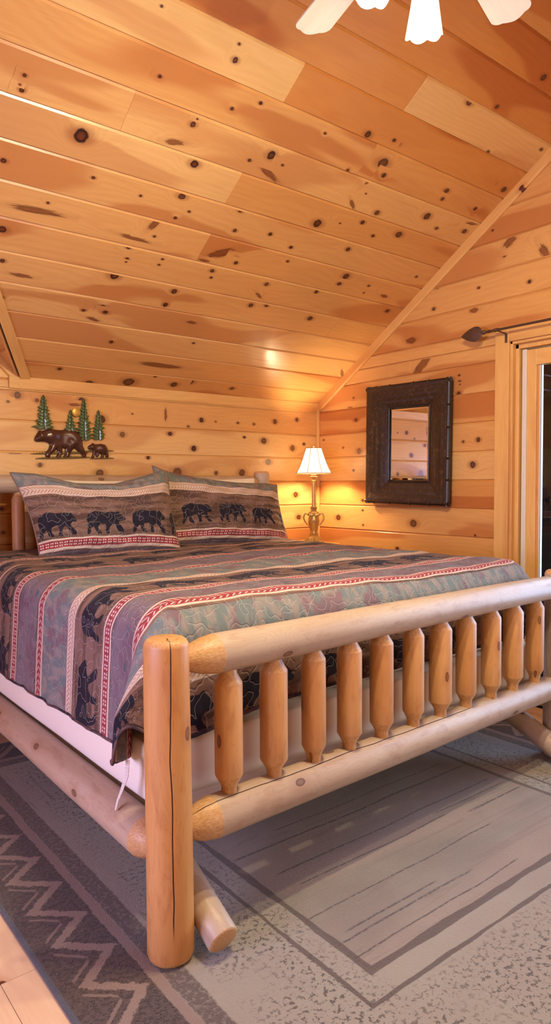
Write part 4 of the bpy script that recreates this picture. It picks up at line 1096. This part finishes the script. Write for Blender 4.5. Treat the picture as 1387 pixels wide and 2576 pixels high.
# ------------------------------------------------------------------ embossed bear scene on the back wall
art = tag(empty('bear_wall_art', (1.68, YB, 1.46)), 'embossed metal wall art of a bear, a cub and pine trees above the pillows', 'wall art')
def cr(x, y):
    px, py = 60 + x / 5.548, 980 + y / 5.548
    return np.array((1.414 + (px - 75) * .002524, 1.457 + (1165 - py) * .00240 + (px - 75) * .00010))
def dome(poly, h, H, base, falloff):
    """puffed relief of a closed outline on the wall plane: returns MB"""
    poly = np.array(poly, float); lo, hi = poly.min(0) - h, poly.max(0) + h
    xs, zs = np.arange(lo[0], hi[0] + h, h), np.arange(lo[1], hi[1] + h, h); X, Z = np.meshgrid(xs, zs); P2 = np.stack([X.ravel(), Z.ravel()], 1)
    d = sdf(P2, poly); n, mm = len(xs), len(zs); F = grid_faces(n, mm)
    cs = d[F]; keep = (cs.max(1) > 0) & (cs.mean(1) > -h * .25); F = F[keep]
    used = np.unique(F); out = used[d[used] < 0]
    e = 1e-4
    for _ in range(2):
        q = P2[out]; dd = sdf(q, poly); g = np.stack([sdf(q + [e, 0], poly) - dd, sdf(q + [0, e], poly) - dd], 1) / e; P2[out] = q - dd[:, None] * g
    d = np.maximum(sdf(P2, poly), 0); ht = base + H * (1 - np.exp(-d / falloff))
    bm = bmesh.new(); vm = {int(i): bm.verts.new((P2[i, 0], YB - ht[i], P2[i, 1])) for i in used}
    for f in F:
        try: bm.faces.new([vm[int(i)] for i in f])
        except ValueError: pass
    be = [ed for ed in bm.edges if len(ed.link_faces) == 1]
    r = bmesh.ops.extrude_edge_only(bm, edges=be)
    for v in r['geom']:
        if isinstance(v, bmesh.types.BMVert): v.co.y = YB - .002
    bmesh.ops.recalc_face_normals(bm, faces=bm.faces[:])
    m = MB(); m.bm(bm, 0, 0.); return m
def ap(mb, name, mat, ang=60, parent=art):
    o = mb.build(name, mat, ang=ang); o.parent = parent; o.matrix_parent_inverse = Matrix.Translation(-Vector(art.location)); return o
big = [(145,700),(152,675),(172,640),(190,612),(205,590),(222,592),(235,604),(265,592),(300,585),(335,568),(400,576),(480,586),(560,577),(620,570),(680,582),(730,620),(770,680),(790,740),(795,800),(812,850),(840,900),(846,950),(825,978),(778,972),(775,958),(790,942),(762,905),(705,862),(682,832),(645,872),(622,920),(612,965),(560,975),(515,972),(520,955),(545,930),(552,880),(555,842),(512,832),(515,885),(500,940),(480,975),(430,976),(415,962),(440,930),(447,870),(442,845),(400,882),(352,920),(338,972),(312,975),(285,935),(290,892),(330,840),(342,790),(332,762),(290,748),(240,742),(190,745),(158,738),(143,722)]
cub = [(872,832),(880,810),(905,795),(925,782),(935,770),(955,772),(972,788),(1000,786),(1060,780),(1120,796),(1152,845),(1165,900),(1176,960),(1165,985),(1132,976),(1124,932),(1106,932),(1102,975),(1065,986),(1055,972),(1070,942),(1060,912),(1036,916),(1026,962),(992,972),(985,952),(990,918),(966,942),(962,976),(925,984),(920,968),(945,920),(938,866),(900,862),(878,852)]
def add_relief(m, blobs):
    """raise soft muscle bumps on a dome: (x, y, radius, height)"""
    V2 = []
    for v in m.V:
        p = np.array((v[0], v[2])); dy = 0.
        if v[1] < YB - .004:
            for bx, by, r, hh in blobs:
                c = cr(bx, by); q = ((p - c) ** 2).sum() / (r / 5.548 * .0025) ** 2; dy += hh * math.exp(-q)
        V2.append((v[0], v[1] - dy, v[2]))
    m.V = V2; return m
bb = add_relief(dome([cr(*p) for p in big], .0042, .016, .012, .012), [(370, 650, 90, .010), (700, 700, 110, .010), (230, 660, 50, .008), (350, 860, 45, .006), (780, 880, 50, .005), (500, 700, 60, -.003), (620, 730, 40, -.005), (470, 900, 40, -.007), (590, 900, 45, -.007), (170, 700, 25, .004)])
bo = ap(bb, 'mother_bear', BEARM)
m = MB(); c = cr(215, 600); m.lathe([(0, 0), (.007, .002), (.009, .006), (.006, .010), (0, .011)], 12); 
ear = m.build('ear', BEARM); ear.parent = bo; ear.matrix_parent_inverse = Matrix.Translation(-Vector(art.location)); ear.location = (c[0], YB - .026, c[1]); ear.rotation_euler = (PI / 2, 0, 0)
co_ = add_relief(dome([cr(*p) for p in cub], .0036, .011, .010, .009), [(1080, 850, 70, .007), (930, 830, 35, .006), (985, 900, 25, -.003)])
ap(co_, 'bear_cub', BEARM)
rt_ = random.Random(11)
def pine(cx, top, bot, hw, tb, name='pine_tree'):
    """trunk strip and tiers of drooping embossed boughs"""
    H_ = bot - top; N_ = max(6, int(H_ / 42)); m = MB()
    trunk = MB(); a, b = cr(cx, top + 20), cr(cx, tb); trunk.tube([(a[0], YB - .008, a[1]), (b[0], YB - .009, b[1])], [.0015, .0042], 8)
    for i in range(N_):
        f = (i + .6) / N_; y = top + H_ * f; w = hw * (.16 + .84 * f) * (1 if i % 2 else .86)
        for s in (-1, 1):
            k = 3
            for q in range(k):
                L_ = w * (1.36 - .26 * q) * rt_.uniform(.8, 1.12); dy = H_ / N_ * (.25 + .5 * q)
                p0 = (cx, y - H_ / N_ * .9 + q * 10); p1 = (cx + s * L_, y + dy * .6 - 8)
                th_ = H_ / N_ * rt_.uniform(.42, .6)
                pts = [p0, ((p0[0] * .55 + p1[0] * .45), p0[1] * .5 + p1[1] * .5 - th_ * .30), (p0[0] * .25 + p1[0] * .75, p0[1] * .2 + p1[1] * .8 - th_ * .38), p1,
                       (p0[0] * .22 + p1[0] * .78, p1[1] + th_ * .10), (p0[0] * .35 + p1[0] * .65, p1[1] + th_ * .42), (p0[0] * .5 + p1[0] * .5, p1[1] + th_ * .18), (p0[0] * .68 + p1[0] * .32, p1[1] + th_ * .40), (p0[0] * .9 + p1[0] * .1, p1[1] + th_ * .2)]
                c0 = cr(*p0); base = .010 + .004 * q + .002 * (i % 2)
                V_ = []; cxy = cr(sum(p[0] for p in pts) / 9, sum(p[1] for p in pts) / 9)
                n_ = len(pts)
                for p in pts: c = cr(*p); V_.append((c[0], YB - base, c[1]))
                for p in pts: c = cr(*p) * .55 + cxy * .45; V_.append((c[0], YB - base - .005, c[1]))
                V_.append((cxy[0], YB - base - .006, cxy[1]))
                for p in pts: c = cr(*p); V_.append((c[0], YB - base + .002, c[1]))
                F_ = []
                for a_ in range(n_):
                    b_ = (a_ + 1) % n_; F_ += [(a_, b_, n_ + b_, n_ + a_), (n_ + a_, n_ + b_, 2 * n_), (2 * n_ + 1 + a_, 2 * n_ + 1 + b_, b_, a_)]
                m.add(V_, F_)
    # spire
    a, b = cr(cx, top), cr(cx, top + H_ * .18); m.tube([(b[0], YB - .012, b[1]), (a[0], YB - .011, a[1])], [.006, .001], 8)
    o = ap(m, name, GREENM, 25); t_ = trunk.build('trunk', TANM); t_.parent = o; t_.matrix_parent_inverse = Matrix.Translation(-Vector(art.location))
pine(270, 115, 560, 118, 885); pine(630, 310, 590, 74, 600); pine(820, 145, 715, 112, 872); pine(1030, 305, 710, 98, 782)
m = MB(); c = cr(710, 330); m.lathe([(0, .006), (.010, .006), (.022, .004), (.0285, 0), (.0285, -.004)][::-1], 32)
sun = m.build('sun', SUNM); sun.parent = art; sun.location = (c[0] - 1.68, -.016, c[1] - 1.46); sun.rotation_euler = (PI / 2, 0, 0)
def tuft(x0, x1, yc, amp, n, base, name='grass_strip'):
    top_, bot_ = [], []
    for i in range(n + 1):
        x = x0 + (x1 - x0) * i / n; e = math.sin(PI * i / n) ** .5
        top_.append((x, yc - amp * e * (1.0 if i % 2 else .35))); bot_.append((x + 6, yc + amp * .5 * e * (.6 if i % 2 else 1)))
    poly = top_ + bot_[::-1]; m = MB(); n2 = len(top_)
    V_ = [(*cr(*p),) for p in top_ + bot_]; V3 = [(v[0], YB - base, v[1]) for v in V_] + [(v[0], YB - .002, v[1]) for v in V_]
    mid = [cr(p[0], yc) for p in top_]; V3 += [(c[0], YB - base - .006, c[1]) for c in mid]; o2 = 4 * n2
    F_ = []
    for i in range(n2 - 1):
        F_ += [(i, i + 1, o2 + i + 1, o2 + i), (o2 + i, o2 + i + 1, n2 + i + 1, n2 + i), (2 * n2 + i, 2 * n2 + i + 1, i + 1, i), (n2 + i, n2 + i + 1, 3 * n2 + i + 1, 3 * n2 + i)]
    m.add(V3, F_); ap(m, name, GRASSM, 20)
tuft(88, 880, 908, 34, 44, .005); tuft(155, 905, 972, 30, 42, .010); tuft(840, 1250, 885, 30, 24, .005); tuft(900, 1250, 992, 16, 22, .010)

# ------------------------------------------------------------------ ceiling fan with light kit
HX, HY, BZ = 1.448, 1.170, 2.858
fan = tag(empty('ceiling_fan', (HX, HY, BZ)), 'ceiling fan with pale wooden blades and a lit four-shade light kit', 'ceiling fan')
def fp(mb, name, mat, ang=40, parent=fan): o = mb.build(name, mat, ang=ang); o.parent = parent; return o
CZ = Z0 + ST * SR - BZ
m = MB(); m.lathe([(.0, CZ - .01), (.07, CZ - .03), (.065, CZ - .07), (.02, CZ - .10), (0, CZ - .1)][::-1], 28); fp(m, 'canopy', BRASS)
m = MB(); m.tube([(0, 0, .12), (0, 0, CZ - .06)], .013, 14); fp(m, 'downrod', BRASS)
m = MB(); m.lathe([(0, -.06), (.06, -.058), (.085, -.035), (.115, -.01), (.12, .03), (.10, .07), (.05, .10), (.02, .13), (0, .13)], 40); fp(m, 'motor_housing', BRASS)
for ang in (15.1, 76.8, 149, 221, 293):
    a = math.radians(ang); u_, n_ = Vector((math.cos(a), math.sin(a), 0)), Vector((-math.sin(a), math.cos(a), 0))
    # outline: straight sides widening to a softly rounded tip
    r0, r1, w0, w1 = .19, .668,   .050, .065; pts = [(r0, -w0), (r0 + .02, -w0 - .004)]
    pts += [(r1 - .055, -w1)]
    for k in range(9): q = PI / 2 * k / 8; pts.append((r1 - .045 + .030 * math.sin(q), -w1 + .028 - .028 * math.cos(q)))
    for k in range(1, 8): t = k / 8; pts.append((r1 - .015 + .018 * math.sin(PI * t), -w1 + .028 + (2 * w1 - .056) * t))
    for k in range(9): q = PI / 2 * k / 8; pts.append((r1 - .045 + .030 * math.cos(q), w1 - .028 + .028 * math.sin(q)))
    pts += [(r1 - .055, w1), (r0 + .02, w0 + .004), (r0, w0)]
    V_, W_ = [], []
    for z_ in (-.003, .003):
        for x_, y_ in pts:
            p = u_ * x_ + n_ * (y_ * math.cos(.13)); V_.append((p.x, p.y, z_ - y_ * math.sin(.13))); W_.append((x_ + ang, y_, 0))
    k = len(pts); F_ = [tuple(range(k))[::-1], tuple(range(k, 2 * k))] + [(i, (i + 1) % k, k + (i + 1) % k, k + i) for i in range(k)]
    m = MB(); m.add(V_, F_, W_); bl = fp(m, 'blade', BLADE, 30)
    m = MB(); m.tube([u_ * .09, u_ * .15 + Vector((0, 0, -.012)), u_ * .20 + Vector((0, 0, -.008)), u_ * .27 + Vector((0, 0, -.006))], [.012, .010, .014, .008], 10, flat=.5); fp(m, 'blade_iron', BRASS, parent=bl)
m = MB(); m.lathe([(0, -.135), (.03, -.13), (.05, -.10), (.045, -.07), (.06, -.058)], 28); fp(m, 'light_fitter', BRASS)
SHP = []
for ang, ar in ((45, .150), (134, .120), (275, .13)):
    a = math.radians(ang); d = Vector((math.cos(a), math.sin(a), 0))
    m = MB(); m.tube([d * .04 + Vector((0, 0, -.10)), d * .085 + Vector((0, 0, -.085)), d * (ar - .01) + Vector((0, 0, -.10)), d * (ar - .002) + Vector((0, 0, -.125))], .009, 10); fp(m, 'lamp_arm', BRASS)
    prof = [(.020, 0), (.025, -.012), (.032, -.035), (.037, -.065), (.042, -.095), (.048, -.125), (.052, -.142)]
    sh = MB(); nr_ = 36; V_, F_ = [], []
    for side in (0, .0022):
        for i, (r, z) in enumerate(prof):
            for j in range(nr_):
                th_ = 2 * PI * j / nr_; rr = (r - side) * (1 + .012 * math.cos(9 * th_)); zz_ = z - (.010 * abs(math.cos(th_ * 3)) if i == len(prof) - 1 else .004 * abs(math.cos(th_ * 3)) if i == len(prof) - 2 else 0)
                V_.append((rr * math.cos(th_), rr * math.sin(th_), zz_))
    for s_ in (0, 1):
        o_ = s_ * len(prof) * nr_
        for i in range(len(prof) - 1):
            for j in range(nr_):
                q = o_ + i * nr_ + j; r_ = o_ + i * nr_ + (j + 1) % nr_; f_ = (q, r_, r_ + nr_, q + nr_); F_.append(f_ if s_ else f_[::-1])
    sh.add(V_, F_); so_ = fp(sh, 'glass_shade', GSHADE, 0)
    tilt = math.radians(-14); so_.location = d * ar + Vector((0, 0, -.130)); ax_ = Vector((-d.y, d.x, 0)); so_.rotation_mode = 'QUATERNION'
    from mathutils import Quaternion
    so_.rotation_quaternion = Quaternion(ax_, tilt)
    bu = MB(); bu.lathe([(0, -.02), (.011, -.022), (.013, -.04), (.021, -.07), (.022, -.085), (.014, -.10), (0, -.105)][::-1], 18); bo_ = fp(bu, 'bulb', BULB, 60, so_)
    SHP.append(Vector((HX, HY, BZ)) + Vector(so_.location) + (Quaternion(ax_, tilt) @ Vector((0, 0, -.152))))

# ------------------------------------------------------------------ outdoors beyond the door
m = MB()
for i in range(16): m.box((XR + .12 + i * .145, -1.5, -.06), (XR + .12 + i * .145 + .138, 5.5, -.02), ax=1)
tag(m.build('trim_7', DECKM, smooth=False), kind='structure')
m = MB(); m.box((XR + .12, 2.9, -.06), (XR + 2.3, 3.02, 3.2)); tag(m.build('trim_8', DARKEXT, smooth=False), kind='structure')
tr = tag(empty('leafy_tree', (6.6, 5.2, -2.2)), 'green leafy tree in the dark outside the sliding door', 'tree')
m = MB(); m.tube([(0, 0, 0), (.05, .02, 1.5), (-.04, .0, 3.0), (.02, 0, 4.0)], [.14, .11, .08, .03], 12); t_ = m.build('trunk', BARK); t_.parent = tr
m = MB(); rl = random.Random(3)
for i in range(900):
    a, ph, r = rl.uniform(0, 2 * PI), rl.uniform(-1, 1), rl.uniform(.5, 1.25)
    c = Vector((math.cos(a) * r * math.sqrt(1 - ph * ph), math.sin(a) * r * math.sqrt(1 - ph * ph), 3.9 + ph * r * 1.1)); s_ = .07
    q = Matrix.Rotation(rl.uniform(0, 6), 3, 'Z') @ Matrix.Rotation(rl.uniform(-.9, .9), 3, 'X')
    m.add([c + q @ Vector(p) * s_ for p in ((-1, 0, 0), (0, -.45, .1), (1, 0, 0), (0, .45, .1), )], [(0, 1, 2), (0, 2, 3)])
t_ = m.build('foliage', LEAFM, smooth=False); t_.parent = tr

# ------------------------------------------------------------------ light
def light(name, kind, loc, e, col, size=None, rot=None, sy=None, spread=None):
    L = D.lights.new(name, kind); L.energy = e; L.color = col
    if kind == 'AREA':
        L.shape = 'RECTANGLE'; L.size = size; L.size_y = sy or size
        if spread: L.spread = spread
    elif kind == 'POINT': L.shadow_soft_size = size or .03
    o = D.objects.new(name, L); C.objects.link(o); o.location = loc
    if rot: o.rotation_euler = rot
    return o
WARM = (1, .87, .57)
for i, p in enumerate(SHP): light('fan_bulb_light', 'POINT', p, 44, WARM, .03)
for s in (0,): pass
# daylight outside the left window and the door; the front panel is added fill
light('added_front_fill', 'AREA', ((WF[0] + WF[1]) / 2, YF - .25, (WF[2] + WF[3]) / 2), 30, (1, .95, .86), WF[1] - WF[0], (PI / 2, 0, 0), WF[3] - WF[2])  # soft fill added behind the camera, shining through the invented window
light('daylight_left_window', 'AREA', (XL - .25, (WL[0] + WL[1]) / 2, (WL[2] + WL[3]) / 2), 105, (.64, .60, 1), WL[1] - WL[0], (PI / 2, 0, -PI / 2), WL[3] - WL[2])
light('daylight_door', 'AREA', (XR + .55, (DY0 + DY1) / 2 - .25, 1.25), 95, (.40, .62, 1), DY1 - DY0 - .5, (PI / 2, 0, PI / 2), 1.7)
W = D.worlds.new('world'); SC.world = W; W.use_nodes = True
W.node_tree.nodes['Background'].inputs[0].default_value = (.10, .14, .22, 1); W.node_tree.nodes['Background'].inputs[1].default_value = .25

# ------------------------------------------------------------------ camera
cam = D.objects.new('camera', D.cameras.new('camera')); C.objects.link(cam); SC.camera = cam
r_, d_, f_ = Vector((.782209, -.622994, -.005221)), Vector((-.030164, -.029501, -.99911)), Vector((.622285, .78167, -.041868))
M4 = Matrix(((r_.x, -d_.x, -f_.x, 0), (r_.y, -d_.y, -f_.y, 0), (r_.z, -d_.z, -f_.z, 1.33), (0, 0, 0, 1)))
cam.matrix_world = M4
cam.data.sensor_fit = 'VERTICAL'; cam.data.sensor_height = 36; cam.data.lens = 1741.957 * 36 / 2576; cam.data.clip_start = .02
vs_ = SC.view_settings; vs_.view_transform = 'Standard'; vs_.look = 'None'; vs_.gamma = 1; vs_.use_curve_mapping = False; vs_.exposure = .43
cy = SC.cycles; cy.use_denoising = True; cy.max_bounces = 6; cy.diffuse_bounces = 4; cy.glossy_bounces = 3; cy.sample_clamp_indirect = 6; cy.use_adaptive_sampling = True; cy.adaptive_threshold = .12; cy.adaptive_min_samples = 16; cy.caustics_reflective = False; cy.caustics_refractive = False
